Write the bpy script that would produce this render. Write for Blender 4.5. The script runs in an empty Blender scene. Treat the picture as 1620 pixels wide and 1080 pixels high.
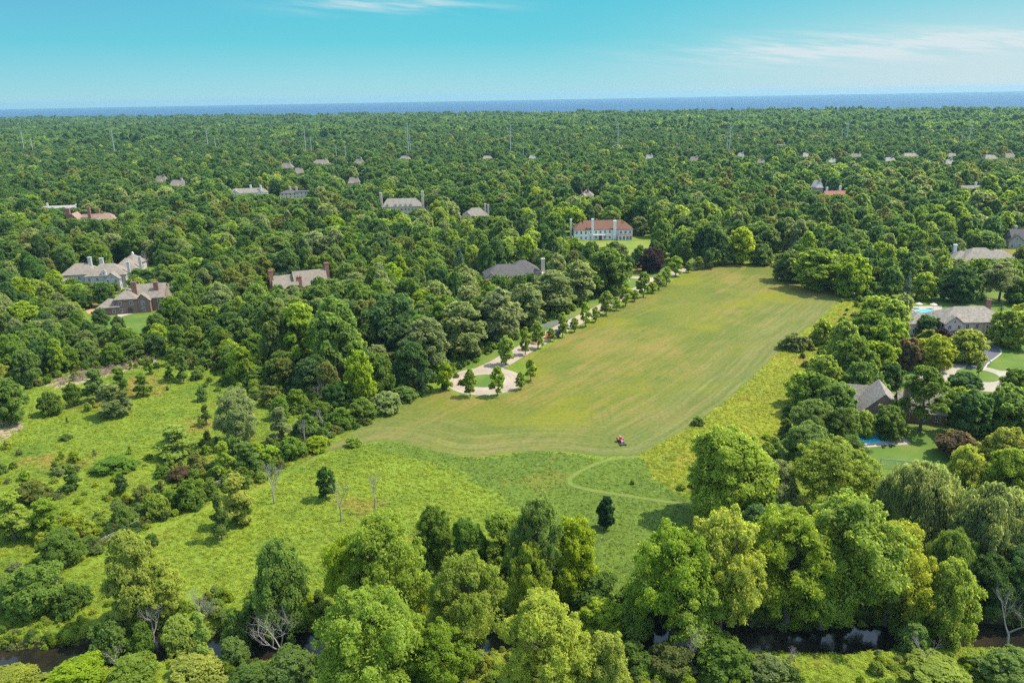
import bpy, bmesh, math, random
import numpy as np
from mathutils import Vector, Matrix
from mathutils.geometry import delaunay_2d_cdt

# ------------------------------------------------------------------ camera, sky, sun, exposure
scene = bpy.context.scene
EXPO = 2.3
COL = scene.collection
R = math.radians
FPX, CAMH, ROLL = 1260.0, 90.0, 0.0176
PITCH = math.atan((540 - 151.7) / FPX)
cd = bpy.data.cameras.new('camera'); cam = bpy.data.objects.new('camera', cd); COL.objects.link(cam)
cd.sensor_width = 36.0; cd.lens = 36.0 * FPX / 1620; cd.clip_start = 0.5; cd.clip_end = 90000
cam.matrix_world = Matrix.Translation((0, 0, CAMH)) @ Matrix.Rotation(math.pi / 2 - PITCH, 4, 'X') @ Matrix.Rotation(-ROLL, 4, 'Z')
scene.camera = cam
scene.view_settings.view_transform = 'Standard'; scene.view_settings.look = 'None'
scene.view_settings.exposure = EXPO; scene.view_settings.gamma = 1.0
cy = scene.cycles
cy.use_denoising = False
cy.max_bounces = 6; cy.diffuse_bounces = 4; cy.glossy_bounces = 2; cy.transmission_bounces = 3; cy.transparent_max_bounces = 8
cy.volume_bounces = 0
SUN_AZ, SUN_EL = 80.0, 57.0            # azimuth clockwise from +Y
sv = Vector((math.sin(R(SUN_AZ)) * math.cos(R(SUN_EL)), math.cos(R(SUN_AZ)) * math.cos(R(SUN_EL)), math.sin(R(SUN_EL))))
ld = bpy.data.lights.new('sun', 'SUN'); ld.energy = 2.0; ld.angle = R(0.5); ld.color = (1.0, 0.93, 0.80)
sun = bpy.data.objects.new('sun', ld); COL.objects.link(sun); sun.rotation_euler = sv.to_track_quat('Z', 'Y').to_euler()

def lin(r, g, b, k=1.0):
    f = lambda c: (c / 255 / 12.92 if c <= 10.3 else ((c / 255 + .055) / 1.055) ** 2.4) * k
    return (f(r), f(g), f(b), 1.0)

world = bpy.data.worlds.new('World'); scene.world = world; world.use_nodes = True
wn, wl = world.node_tree.nodes, world.node_tree.links
wn.clear()
def W(t, **kw):
    n = wn.new(t)
    for k, v in kw.items(): setattr(n, k, v)
    return n
def wmath(op, a, b=None, c=None):
    n = W('ShaderNodeMath', operation=op)
    for i, x in enumerate((a, b, c)):
        if x is None: continue
        if isinstance(x, (int, float)): n.inputs[i].default_value = x
        else: wl.new(x, n.inputs[i])
    return n.outputs[0]
def wmix(f, a, b):
    n = W('ShaderNodeMix', data_type='RGBA')
    for s, x in ((n.inputs[0], f), (n.inputs[6], a), (n.inputs[7], b)):
        if isinstance(x, (int, float, tuple)): s.default_value = x
        else: wl.new(x, s)
    return n.outputs[2]
sky = W('ShaderNodeTexSky', sky_type='NISHITA', sun_disc=False, sun_elevation=R(SUN_EL), sun_rotation=R(SUN_AZ), air_density=1.0, dust_density=0.6, ozone_density=2.0)
skym = W('ShaderNodeMix', data_type='RGBA', blend_type='MULTIPLY'); skym.inputs[0].default_value = 1
wl.new(sky.outputs[0], skym.inputs[6]); skym.inputs[7].default_value = (0.150, 0.142, 0.116, 1)
tc = W('ShaderNodeTexCoord'); sp = W('ShaderNodeSeparateXYZ'); wl.new(tc.outputs['Generated'], sp.inputs[0])
dx, dy, dz = sp.outputs
SK = 1 / 2 ** EXPO
az = wmath('DIVIDE', dx, wmath('MAXIMUM', dy, 0.05))
def ramp(fac, stops):
    r = W('ShaderNodeValToRGB'); wl.new(fac, r.inputs[0]); e = r.color_ramp.elements
    while len(e) < len(stops): e.new(0.5)
    for q, (p, c) in zip(e, stops): q.position = p; q.color = c
    return r.outputs[0]
el = wmath('MULTIPLY', dz, 8.0)         # 0.125 -> 1
left = ramp(el, [(0.0, lin(168, 216, 226, SK)), (0.16, lin(150, 214, 226, SK)), (0.5, lin(110, 204, 222, SK)), (0.9, lin(104, 186, 219, SK)), (1.0, lin(100, 180, 216, SK))])
mid = ramp(el, [(0.0, lin(170, 219, 228, SK)), (0.16, lin(155, 218, 228, SK)), (0.5, lin(108, 208, 224, SK)), (0.9, lin(90, 199, 221, SK)), (1.0, lin(80, 194, 219, SK))])
right = ramp(el, [(0.0, lin(208, 226, 230, SK)), (0.2, lin(202, 225, 231, SK)), (0.45, lin(178, 223, 230, SK)), (0.9, lin(112, 206, 226, SK)), (1.0, lin(96, 200, 222, SK))])
mr = lambda x, a, b: (lambda n: (wl.new(x, n.inputs[0]), setattr(n.inputs[1], 'default_value', a), setattr(n.inputs[2], 'default_value', b), n.outputs[0])[-1])(W('ShaderNodeMapRange', interpolation_type='SMOOTHSTEP'))
horiz = wmix(mr(az, 0.0, 0.62), wmix(mr(az, -0.62, -0.1), left, mid), right)
# thin cirrus: streaky noise kept to the places the sky has it
mp = W('ShaderNodeCombineXYZ'); wl.new(wmath('MULTIPLY', az, 5.0), mp.inputs[0]); wl.new(wmath('ADD', wmath('MULTIPLY', dz, 60.0), wmath('MULTIPLY', az, 6.0)), mp.inputs[1])
nz = W('ShaderNodeTexNoise'); nz.inputs['Scale'].default_value = 1.6; nz.inputs['Detail'].default_value = 7; nz.inputs['Roughness'].default_value = 0.62
wl.new(mp.outputs[0], nz.inputs['Vector'])
def blob(a0, sa, z0, sz, amp):
    q = wmath('ADD', wmath('POWER', wmath('DIVIDE', wmath('SUBTRACT', az, a0), sa), 2.0), wmath('POWER', wmath('DIVIDE', wmath('SUBTRACT', dz, z0), sz), 2.0))
    return wmath('MULTIPLY', wmath('EXPONENT', wmath('MULTIPLY', q, -1.0)), amp)
msk = wmath('ADD', blob(-0.13, 0.11, 0.101, 0.009, .9), blob(0.56, 0.18, 0.045, 0.012, 2.0))
msk = wmath('ADD', msk, blob(0.36, 0.16, 0.042, 0.016, 1.0)); msk = wmath('ADD', msk, blob(0.60, 0.2, 0.118, 0.006, 0.5)); msk = wmath('ADD', msk, blob(0.315, 0.012, 0.122, 0.004, 2.2))
cf = wmath('MULTIPLY', mr(nz.outputs[0], 0.34, 0.74), msk)
cf = wmath('MINIMUM', cf, 0.8)
horiz = wmix(cf, horiz, lin(222, 234, 238, SK))
final = wmix(mr(dz, 0.118, 0.2), horiz, skym.outputs[2])
bg = W('ShaderNodeBackground'); bg.inputs[1].default_value = 1.0; wl.new(final, bg.inputs[0])
wo = W('ShaderNodeOutputWorld'); wl.new(bg.outputs[0], wo.inputs[0])

# ------------------------------------------------------------------ helpers
_c, _s, _cp, _sp = math.cos(ROLL), math.sin(ROLL), math.cos(PITCH), math.sin(PITCH)
def G(u, v, z=0.0):
    """the place on level z that the camera direction (u, v) of the survey photo meets"""
    xc, yc = (u - 810) / FPX, (540 - v) / FPX
    x, y = xc * _c + yc * _s, -xc * _s + yc * _c
    d = (x, _cp + y * _sp, -_sp + y * _cp)
    t = (z - CAMH) / d[2]
    return (d[0] * t, d[1] * t)
def PR(x, y, z):
    X, Yy, Z = x, y, z - CAMH
    dep = Yy * _cp - Z * _sp; up = Yy * _sp + Z * _cp
    a, b = X / dep, up / dep
    return 810 + FPX * (a * _c - b * _s), 540 - FPX * (a * _s + b * _c), dep
rnd = random.Random(7); nrg = np.random.default_rng(11)

def setp(o, label=None, cat=None, group=None, kind=None):
    if label: o['label'] = label
    if cat: o['category'] = cat
    if group: o['group'] = group
    if kind: o['kind'] = kind
    return o
def empty(name, loc, rz=0, label=None, cat=None, group=None):
    o = bpy.data.objects.new(name, None); COL.objects.link(o)
    o.location = loc; o.rotation_euler = (0, 0, rz); o.empty_display_size = 0.5
    return setp(o, label, cat, group)
def link(name, me, parent=None):
    o = bpy.data.objects.new(name, me); COL.objects.link(o)
    if parent is not None: o.parent = parent
    return o
def mesh_np(name, V, F, mats, mi=None, smooth=False):
    """V (n,3); F (m,k) array of equal sized faces"""
    me = bpy.data.meshes.new(name)
    V = np.ascontiguousarray(V, dtype=np.float32); F = np.ascontiguousarray(F, dtype=np.int32)
    me.vertices.add(len(V)); me.vertices.foreach_set('co', V.ravel())
    m, k = F.shape
    me.loops.add(m * k); me.loops.foreach_set('vertex_index', F.ravel())
    me.polygons.add(m); me.polygons.foreach_set('loop_start', np.arange(m, dtype=np.int32) * k)
    for x in mats: me.materials.append(x)
    if mi is not None: me.polygons.foreach_set('material_index', np.asarray(mi, dtype=np.int32))
    if smooth: me.polygons.foreach_set('use_smooth', np.ones(m, dtype=bool))
    me.update(calc_edges=True); me.validate()
    return me

class MB:
    def __init__(s): s.v = []; s.f = []
    def add(s, vs, fs):
        b = len(s.v); s.v += [tuple(p) for p in vs]; s.f += [tuple(i + b for i in f) for f in fs]
    def box(s, x0, x1, y0, y1, z0, z1, M=None):
        p = [(x, y, z) for z in (z0, z1) for y in (y0, y1) for x in (x0, x1)]
        if M is not None: p = [tuple(M @ Vector(q)) for q in p]
        s.add(p, [(0, 2, 3, 1), (4, 5, 7, 6), (0, 1, 5, 4), (2, 6, 7, 3), (0, 4, 6, 2), (1, 3, 7, 5)])
    def hip(s, x0, x1, y0, y1, z, rise, ov=0.5, th=0.22, inset=None):
        x0 -= ov; x1 += ov; y0 -= ov; y1 += ov
        w, d = x1 - x0, y1 - y0
        i = min(w, d) / 2 if inset is None else inset
        if w >= d: r = [(x0 + min(i, w / 2 - .05), (y0 + y1) / 2), (x1 - min(i, w / 2 - .05), (y0 + y1) / 2)]
        else: r = [((x0 + x1) / 2, y0 + min(i, d / 2 - .05)), ((x0 + x1) / 2, y1 - min(i, d / 2 - .05))]
        P = [(x0, y0, z), (x1, y0, z), (x1, y1, z), (x0, y1, z)]
        P += [(a, b, z + th) for a, b, _ in P] + [(r[0][0], r[0][1], z + rise), (r[1][0], r[1][1], z + rise)]
        F = [(3, 2, 1, 0), (0, 1, 5, 4), (1, 2, 6, 5), (2, 3, 7, 6), (3, 0, 4, 7)]
        F += [(4, 5, 9, 8), (5, 6, 9), (6, 7, 8, 9), (7, 4, 8)] if w >= d else [(4, 5, 8), (5, 6, 9, 8), (6, 7, 9), (7, 4, 8, 9)]
        s.add(P, F)
    def gable(s, x0, x1, y0, y1, z, rise, axis='x', ov=0.4, th=0.25):
        """two roof slabs; the ridge runs along axis"""
        sw = axis == 'y'
        if sw: x0, x1, y0, y1 = y0, y1, x0, x1
        ym = (y0 + y1) / 2; k = rise / (ym - y0)
        for sg, ye in ((-1, y0 - ov), (1, y1 + ov)):
            ze = z - ov * k
            prof = [(ye, ze), (ye, ze + th), (ym, z + rise + th), (ym, z + rise)]
            P = [(xx, a, b) for xx in (x0 - ov, x1 + ov) for a, b in prof]
            if sw: P = [(b, a, c) for a, b, c in P]
            s.add(P, [(0, 1, 2, 3), (7, 6, 5, 4), (0, 4, 5, 1), (1, 5, 6, 2), (2, 6, 7, 3), (3, 7, 4, 0)])
    def gwall(s, x0, x1, y0, y1, z0, z1, rise, axis='x'):
        sw = axis == 'y'
        if sw: x0, x1, y0, y1 = y0, y1, x0, x1
        prof = [(y0, z0), (y1, z0), (y1, z1), ((y0 + y1) / 2, z1 + rise - .02), (y0, z1)]
        P = [(xx, a, b) for xx in (x0, x1) for a, b in prof]
        if sw: P = [(b, a, c) for a, b, c in P]
        s.add(P, [(0, 1, 2, 3, 4), (9, 8, 7, 6, 5), (0, 5, 6, 1), (1, 6, 7, 2), (2, 7, 8, 3), (3, 8, 9, 4), (4, 9, 5, 0)])
    def tube(s, pts, rad, n=6, cap=True):
        pts = [Vector(p) for p in pts]; rings = []
        for i, p in enumerate(pts):
            d = (pts[min(i + 1, len(pts) - 1)] - pts[max(i - 1, 0)]).normalized()
            a = d.orthogonal().normalized() if abs(d.z) > .99 or True else None
            a = (Vector((1, 0, 0)) - d * d.x).normalized() if abs(d.x) < .9 else (Vector((0, 1, 0)) - d * d.y).normalized()
            b = d.cross(a); r = rad[i] if hasattr(rad, '__len__') else rad
            rings.append([tuple(p + (a * math.cos(t) + b * math.sin(t)) * r) for t in [2 * math.pi * k / n for k in range(n)]])
        vs = [q for r in rings for q in r]; fs = []
        for i in range(len(pts) - 1):
            for k in range(n): fs.append((i * n + k, i * n + (k + 1) % n, (i + 1) * n + (k + 1) % n, (i + 1) * n + k))
        if cap: fs += [tuple(range(n - 1, -1, -1)), tuple(range((len(pts) - 1) * n, len(pts) * n))]
        s.add(vs, fs)
    def ball(s, c, r, nu=10, nv=6):
        rx, ry, rz = r if hasattr(r, '__len__') else (r, r, r)
        vs = [(c[0], c[1], c[2] + rz)]; fs = []
        for j in range(1, nv):
            for i in range(nu):
                a, b = math.pi * j / nv, 2 * math.pi * i / nu
                vs.append((c[0] + rx * math.sin(a) * math.cos(b), c[1] + ry * math.sin(a) * math.sin(b), c[2] + rz * math.cos(a)))
        vs.append((c[0], c[1], c[2] - rz)); L = len(vs) - 1
        for i in range(nu):
            fs.append((0, 1 + i, 1 + (i + 1) % nu)); fs.append((L, 1 + (nv - 2) * nu + (i + 1) % nu, 1 + (nv - 2) * nu + i))
            for j in range(nv - 2): fs.append((1 + j * nu + i, 1 + (j + 1) * nu + i, 1 + (j + 1) * nu + (i + 1) % nu, 1 + j * nu + (i + 1) % nu))
        s.add(vs, fs)
    def mesh(s, name, mat, smooth=False):
        me = bpy.data.meshes.new(name); me.from_pydata(s.v, [], s.f); me.materials.append(mat)
        if smooth: me.polygons.foreach_set('use_smooth', np.ones(len(me.polygons), dtype=bool))
        me.update(); return me
    def build(s, name, mat, parent=None, smooth=False, bevel=0):
        o = link(name, s.mesh(name, mat, smooth), parent)
        if bevel:
            b = o.modifiers.new('bevel', 'BEVEL'); b.width = bevel; b.segments = 2; b.limit_method = 'ANGLE'
        return o

# ------------------------------------------------------------------ materials
class NT:
    def __init__(s, name):
        s.m = bpy.data.materials.new(name); s.m.use_nodes = True; s.t = s.m.node_tree; s.n = s.t.nodes; s.l = s.t.links
        s.b = s.n['Principled BSDF']; s.out = s.n['Material Output']
    def new(s, t, **kw):
        n = s.n.new(t)
        for k, v in kw.items(): setattr(n, k, v)
        return n
    def put(s, sock, x):
        if isinstance(x, (int, float, tuple)): sock.default_value = x
        else: s.l.new(x, sock)
    def noise(s, vec, scale, detail=4, rough=.55, dim='3D'):
        n = s.new('ShaderNodeTexNoise'); n.inputs['Scale'].default_value = scale; n.inputs['Detail'].default_value = detail; n.inputs['Roughness'].default_value = rough
        s.l.new(vec, n.inputs['Vector']); return n.outputs[0]
    def ramp(s, f, stops):
        r = s.new('ShaderNodeValToRGB'); s.l.new(f, r.inputs[0]); e = r.color_ramp.elements
        while len(e) < len(stops): e.new(.5)
        for q, (p, c) in zip(e, stops): q.position = p; q.color = c if len(c) == 4 else (*c, 1)
        return r.outputs[0]
    def mix(s, f, a, b, blend='MIX'):
        n = s.new('ShaderNodeMix', data_type='RGBA', blend_type=blend)
        s.put(n.inputs[0], f); s.put(n.inputs[6], a if not isinstance(a, tuple) or len(a) == 4 else (*a, 1)); s.put(n.inputs[7], b if not isinstance(b, tuple) or len(b) == 4 else (*b, 1))
        return n.outputs[2]
    def math(s, op, a, b=0.0):
        n = s.new('ShaderNodeMath', operation=op); s.put(n.inputs[0], a); s.put(n.inputs[1], b); return n.outputs[0]
    def pos(s, scale=(1, 1, 1), rz=0.0):
        g = s.new('ShaderNodeNewGeometry'); m = s.new('ShaderNodeMapping'); m.inputs['Scale'].default_value = scale; m.inputs['Rotation'].default_value = (0, 0, rz)
        s.l.new(g.outputs['Position'], m.inputs[0]); return m.outputs[0]
    def obj(s, scale=(1, 1, 1)):
        g = s.new('ShaderNodeTexCoord'); m = s.new('ShaderNodeMapping'); m.inputs['Scale'].default_value = scale
        s.l.new(g.outputs['Object'], m.inputs[0]); return m.outputs[0]
    def bump(s, h, dist, strength=.6):
        b = s.new('ShaderNodeBump'); b.inputs['Distance'].default_value = dist; b.inputs['Strength'].default_value = strength
        s.l.new(h, b.inputs['Height']); s.l.new(b.outputs[0], s.b.inputs['Normal'])
    def done(s, col, rough=.8, spec=.3, k=.76):
        if k != 1: col = s.mix(1.0, col, (k, k, k), 'MULTIPLY')
        s.put(s.b.inputs['Base Color'], col if not isinstance(col, tuple) or len(col) == 4 else (*col, 1)); s.put(s.b.inputs['Roughness'], rough); s.put(s.b.inputs['Specular IOR Level'], spec)
        return s.m
def plain(name, c, rough=.7, spec=.4, var=.12, scale=3.0, metal=0.0):
    t = NT(name); f = t.noise(t.obj(), scale, 4)
    a = tuple(x * (1 - var) for x in c); b = tuple(min(1, x * (1 + var)) for x in c)
    t.b.inputs['Metallic'].default_value = metal
    return t.done(t.ramp(f, [(.3, a), (.7, b)]), rough, spec)
def shingle(name, c1, c2, scale=1.0):
    t = NT(name); v = t.obj((1.1 * scale, 1.1 * scale, 3.4 * scale))
    f = t.noise(v, .8, 4, .8); g = t.noise(t.obj(), .35, 3)
    col = t.mix(g, t.ramp(f, [(.38, c1), (.62, c2)]), t.ramp(f, [(.38, tuple(x * .7 for x in c1)), (.62, tuple(x * .85 for x in c2))]))
    w = t.new('ShaderNodeTexWave', wave_type='BANDS', bands_direction='Z'); w.inputs['Scale'].default_value = 1.3; w.inputs['Distortion'].default_value = .6
    t.l.new(t.obj(), w.inputs[0])
    col = t.mix(t.math('MULTIPLY', w.outputs['Fac'], .3), col, tuple(x * .55 for x in c1))
    t.bump(f, .05, .5); return t.done(col, .85, .2)
def brick(name, c1, c2, mort):
    t = NT(name); b = t.new('ShaderNodeTexBrick'); b.inputs['Scale'].default_value = 4.0
    b.inputs['Color1'].default_value = (*c1, 1); b.inputs['Color2'].default_value = (*c2, 1); b.inputs['Mortar'].default_value = (*mort, 1); b.inputs['Mortar Size'].default_value = .012
    g = t.new('ShaderNodeNewGeometry'); o = t.new('ShaderNodeSeparateXYZ'); c = t.new('ShaderNodeCombineXYZ')
    t.l.new(t.obj(), o.inputs[0]); t.l.new(t.math('ADD', o.outputs[0], o.outputs[1]), c.inputs[0]); t.l.new(o.outputs[2], c.inputs[1]); t.l.new(c.outputs[0], b.inputs[0])
    n = t.noise(t.obj(), .8, 4)
    return t.done(t.mix(t.math('MULTIPLY', n, .35), b.outputs[0], tuple(x * .6 for x in c1)), .85, .2)

def leafmat(name, c, warm=.5, var=.35, trans=.66):
    """c: leaf colour; random per tree, patchy within the crown"""
    t = NT(name)
    oi = t.new('ShaderNodeObjectInfo'); r = oi.outputs['Random']
    f = t.noise(t.obj(), .55, 3, .6)
    f2 = t.noise(t.obj(), 4.0, 2, .6)
    a = (c[0] * (1 - var), c[1] * (1 - var * .85), c[2] * (1 - var * .7)); b = (c[0] * (1 + var * 1.25), c[1] * (1 + var * .9), c[2] * (1 + var * .4))
    col = t.ramp(f, [(.32, a), (.68, b)])
    col = t.mix(t.math('MULTIPLY', f2, .5), col, (c[0] * 1.25, c[1] * 1.2, c[2] * 1.0))
    h = t.new('ShaderNodeHueSaturation'); t.l.new(col, h.inputs['Color'])
    t.l.new(t.math('ADD', t.math('MULTIPLY', r, .024), .486), h.inputs['Hue'])
    r2 = t.math('FRACT', t.math('MULTIPLY', r, 7.31)); r3 = t.math('FRACT', t.math('MULTIPLY', r, 13.7))
    t.l.new(t.math('ADD', t.math('MULTIPLY', r2, .42), .82), h.inputs['Value']); t.l.new(t.math('ADD', t.math('MULTIPLY', r3, .18), .88), h.inputs['Saturation'])
    t.done(h.outputs[0], .6, .12, 1)
    tr = t.new('ShaderNodeBsdfTranslucent'); ms = t.new('ShaderNodeMixShader'); ms.inputs[0].default_value = trans
    t.l.new(t.mix(.5, h.outputs[0], (min(.75, c[0] * 2.7), min(.75, c[1] * 2.35), c[2] * .9)), tr.inputs[0])
    t.l.new(t.b.outputs[0], ms.inputs[1]); t.l.new(tr.outputs[0], ms.inputs[2]); t.l.new(ms.outputs[0], t.out.inputs[0])
    return t.m
LEAF = {
    'fresh': leafmat('leaf_fresh', (0.192, 0.268, 0.03)),
    'yellow': leafmat('leaf_yellow', (0.235, 0.28, 0.03)),
    'mid': leafmat('leaf_mid', (0.116, 0.184, 0.032)),
    'dark': leafmat('leaf_dark', (0.068, 0.128, 0.032)),
    'grey': leafmat('leaf_grey', (0.175, 0.22, 0.085)),
    'olive': leafmat('leaf_olive', (0.14, 0.165, 0.04)),
    'blue': leafmat('leaf_blue', (0.095, 0.15, 0.125), var=.2),
    'pine': leafmat('leaf_pine', (0.036, 0.078, 0.026), var=.25),
    'purple': leafmat('leaf_purple', (.040, .022, .024), var=.3),
    'rust': leafmat('leaf_rust', (.110, .085, .040), var=.3),
}
COLW = {'fresh': 'bright green', 'yellow': 'yellowish green', 'mid': 'mid green', 'dark': 'dark green', 'grey': 'greyish green', 'olive': 'olive green',
        'blue': 'blue green', 'pine': 'blackish green', 'purple': 'dark purple', 'rust': 'brownish'}
BARK = plain('bark', (.10, .082, .065), .9, .1, .35, 6.0)
BARKPALE = plain('bark_pale', (.26, .235, .20), .9, .1, .3, 6.0)
DEADWOOD = plain('dead_wood', (.23, .21, .185), .9, .1, .25, 5.0)
GLASS = NT('window_glass').done((.03, .04, .05), .08, .6)
WHITE = plain('white_paint', (.66, .64, .60), .5, .4, .05)
CREAM = plain('cream_stone', (.52, .44, .33), .85, .2, .15)
TAN = plain('tan_render', (.50, .40, .30), .85, .2, .12)
GREYW = plain('grey_render', (.40, .38, .35), .85, .2, .12)
STEEL = plain('galvanised_steel', (.40, .42, .43), .5, .5, .08, metal=.2)
RUBBER = plain('black_rubber', (.015, .015, .016), .8, .3, .2)
REDP = plain('red_paint', (.28, .030, .022), .35, .5, .1)
ORANGEP = plain('orange_paint', (.62, .16, .02), .35, .5, .1)
DARKP = plain('dark_metal', (.03, .03, .032), .5, .5, .15)
TIMBER = plain('grey_timber', (.30, .27, .22), .9, .1, .25)
BRED = brick('red_brick', (.30, .115, .075), (.22, .085, .06), (.35, .30, .26))
BBROWN = brick('brown_brick', (.20, .105, .075), (.26, .14, .10), (.30, .27, .24))
BPINK = brick('pink_brick', (.60, .43, .36), (.54, .38, .31), (.46, .37, .32))
RGREY = shingle('grey_shingle', (.165, .140, .112), (.32, .28, .225))
RTAN = shingle('tan_shingle', (.18, .148, .115), (.285, .24, .19))
RDARK = shingle('dark_shingle', (.07, .064, .062), (.125, .112, .105))
RRED = shingle('red_tile', (.15, .065, .045), (.215, .10, .06))
RWHITE = shingle('pale_roofing', (.30, .28, .25), (.40, .37, .33))
# ------------------------------------------------------------------ ground, water, surfaces
def pts(px, z=0.0): return np.array([G(u, v, z) for u, v in px])
def seg_dist(P, A):
    """distance of points P to polyline A, and the running length where the nearest point lies"""
    best = np.full(len(P), 1e9); run = np.zeros(len(P)); L = 0.0
    for a, b in zip(A[:-1], A[1:]):
        d = b - a; l = np.hypot(*d)
        if l < 1e-6: continue
        t = np.clip(((P - a) @ d) / (l * l), 0, 1)
        q = np.hypot(*(P - (a + t[:, None] * d)).T)
        m = q < best; best[m] = q[m]; run[m] = (L + t * l)[m]; L += l
    return best, run
def inside(P, poly):
    x, y = P[:, 0], P[:, 1]; r = np.zeros(len(P), dtype=bool); n = len(poly); j = n - 1
    for i in range(n):
        xi, yi = poly[i]; xj, yj = poly[j]
        c = ((yi > y) != (yj > y)); 
        with np.errstate(divide='ignore', invalid='ignore'):
            r ^= c & (x < (xj - xi) * (y - yi) / (yj - yi) + xi)
        j = i
    return r
def smooth_line(P, n=6, closed=False):
    P = [np.array(p, float) for p in P]; out = []; m = len(P)
    for i in range(m if closed else m - 1):
        p0 = P[(i - 1) % m] if closed or i > 0 else P[0]; p1 = P[i]; p2 = P[(i + 1) % m]; p3 = P[(i + 2) % m] if closed or i + 2 < m else P[-1]
        for k in range(n):
            t = k / n
            out.append(.5 * ((2 * p1) + (-p0 + p2) * t + (2 * p0 - 5 * p1 + 4 * p2 - p3) * t * t + (-p0 + 3 * p1 - 3 * p2 + p3) * t ** 3))
    if not closed: out.append(P[-1])
    return np.array(out)
CREEKZ = -2.1
creek = smooth_line(pts([(-420, 1078), (-120, 1062), (0, 1053), (60, 1050), (120, 1043), (180, 1035), (260, 1028), (330, 1026), (400, 1024), (460, 1024), (560, 1020), (660, 1014), (760, 1010), (850, 1013), (930, 1016), (1000, 1013), (1060, 1008), (1130, 1010), (1190, 1013), (1250, 1015), (1330, 1012), (1400, 1007), (1480, 1004), (1560, 1007), (1640, 1012), (1800, 1024), (2100, 1040)], CREEKZ), 4)
def gz_arr(P):
    d, s = seg_dist(P, creek)
    wob = 1.0 + .35 * np.sin(s * .31) + .3 * np.sin(s * .13 + 1)
    e = np.clip((d - 2.6 - .5 * wob) / 3.2, 0, 1); e = e * e * (3 - 2 * e)
    return -3.0 * (1 - e)
def gz(x, y):
    if y > 260: return 0.0
    return float(gz_arr(np.array([[x, y]]))[0])
shoreA, shoreB = np.array((-3050., 4700.)), np.array((1850., 2900.))
sd = (shoreB - shoreA) / np.hypot(*(shoreB - shoreA)); sn = np.array((-sd[1], sd[0]))
if sn[1] < 0: sn = -sn
def axis_vals(fine0, fine1, step, lo, hi, gr=1.22):
    a = list(np.arange(fine0, fine1 + 1e-6, step)); st = step; x = a[-1]
    while x < hi: st *= gr; x += st; a.append(x)
    st = step; x = a[0]; pre = []
    while x > lo: st *= gr; x -= st; pre.append(x)
    return np.array(pre[::-1] + a)
gx = axis_vals(-135, 135, 1.0, -14000, 14000); gy = axis_vals(100, 150, .7, -400, 16000)
XX, YY = np.meshgrid(gx, gy); GP = np.stack([XX.ravel(), YY.ravel()], 1)
near = (GP[:, 1] < 260) & (np.abs(GP[:, 0]) < 400)
gzv = np.zeros(len(GP)); gzv[near] = gz_arr(GP[near])
off = (GP - shoreA) @ sn + 60 * np.sin(((GP - shoreA) @ sd) * .004) + 40 * np.sin(((GP - shoreA) @ sd) * .011 + 1)
gzv -= 9.0 * np.clip(off / 60, 0, 1)
nx, ny = len(gx), len(gy)
idx = np.arange(nx * ny).reshape(ny, nx)
GF = np.stack([idx[:-1, :-1].ravel(), idx[:-1, 1:].ravel(), idx[1:, 1:].ravel(), idx[1:, :-1].ravel()], 1)

def meadow_col(t, base, alt, warm, wth=.60, sc=1.0):
    p = t.pos(); a = t.noise(p, .022 * sc, 5, .6); b = t.noise(p, .11 * sc, 5, .65); c = t.noise(p, 1.1, 4, .7)
    col = t.ramp(t.math('ADD', t.math('MULTIPLY', a, .55), t.math('MULTIPLY', b, .45)), [(.36, alt), (.50, base), (.62, tuple(x * 1.15 for x in base))])
    q = t.noise(p, .034 * sc, 4, .55)
    col = t.mix(t.ramp(q, [(wth, (0, 0, 0)), (wth + .1, (1, 1, 1))]), col, warm)
    col = t.mix(t.ramp(c, [(.35, (1, 1, 1)), (.6, (0, 0, 0))]), col, t.mix(1.0, col, (.62, .66, .6), 'MULTIPLY'))
    return col, c
def ground_mat():
    t = NT('rough_ground'); col, c = meadow_col(t, (.150, .205, .020), (.090, .150, .018), (.22, .165, .035), .55)
    # bare earth on the steep creek banks
    g = t.new('ShaderNodeNewGeometry'); s = t.new('ShaderNodeSeparateXYZ'); t.l.new(g.outputs['Position'], s.inputs[0])
    col = t.mix(t.ramp(t.math('MULTIPLY', s.outputs[2], -.5), [(.25, (0, 0, 0)), (.75, (1, 1, 1))]), col, (.034, .032, .016))
    t.bump(c, .5, .9); return t.done(col, .95, .1)
MG = ground_mat()
gme = mesh_np('ground', np.column_stack([GP, gzv]), GF, [MG], smooth=True)
setp(link('ground', gme), 'rough green ground reaching to the lake', kind='structure')

def water_mat(name, c, rough, bs, bd, spec=.5):
    t = NT(name); n = t.noise(t.pos((1, 1, 1)), bs, 3, .5); t.bump(n, bd, .5); return t.done(c, rough, spec)
# creek water: a ribbon along the bed
ds = np.gradient(creek, axis=0); ds /= np.hypot(ds[:, 0], ds[:, 1])[:, None]; nn = np.stack([-ds[:, 1], ds[:, 0]], 1)
cv = np.concatenate([np.column_stack([creek + nn * 6, np.full(len(creek), CREEKZ)]), np.column_stack([creek - nn * 6, np.full(len(creek), CREEKZ)])])
k = len(creek); cf_ = np.array([(i, i + 1, k + i + 1, k + i) for i in range(k - 1)])
tcw = NT('creek_water'); fcw = tcw.noise(tcw.pos(), .12, 4); tcw.bump(tcw.noise(tcw.pos((1, 1, 1)), 1.2, 3), .05, .25)
MCW = tcw.done(tcw.ramp(fcw, [(.45, (.012, .011, .008)), (.7, (.032, .024, .012))]), .08, .22)
setp(link('creek_water', mesh_np('creek_water', cv, cf_, [MCW])), 'dark narrow creek between overgrown banks', kind='structure')
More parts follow.
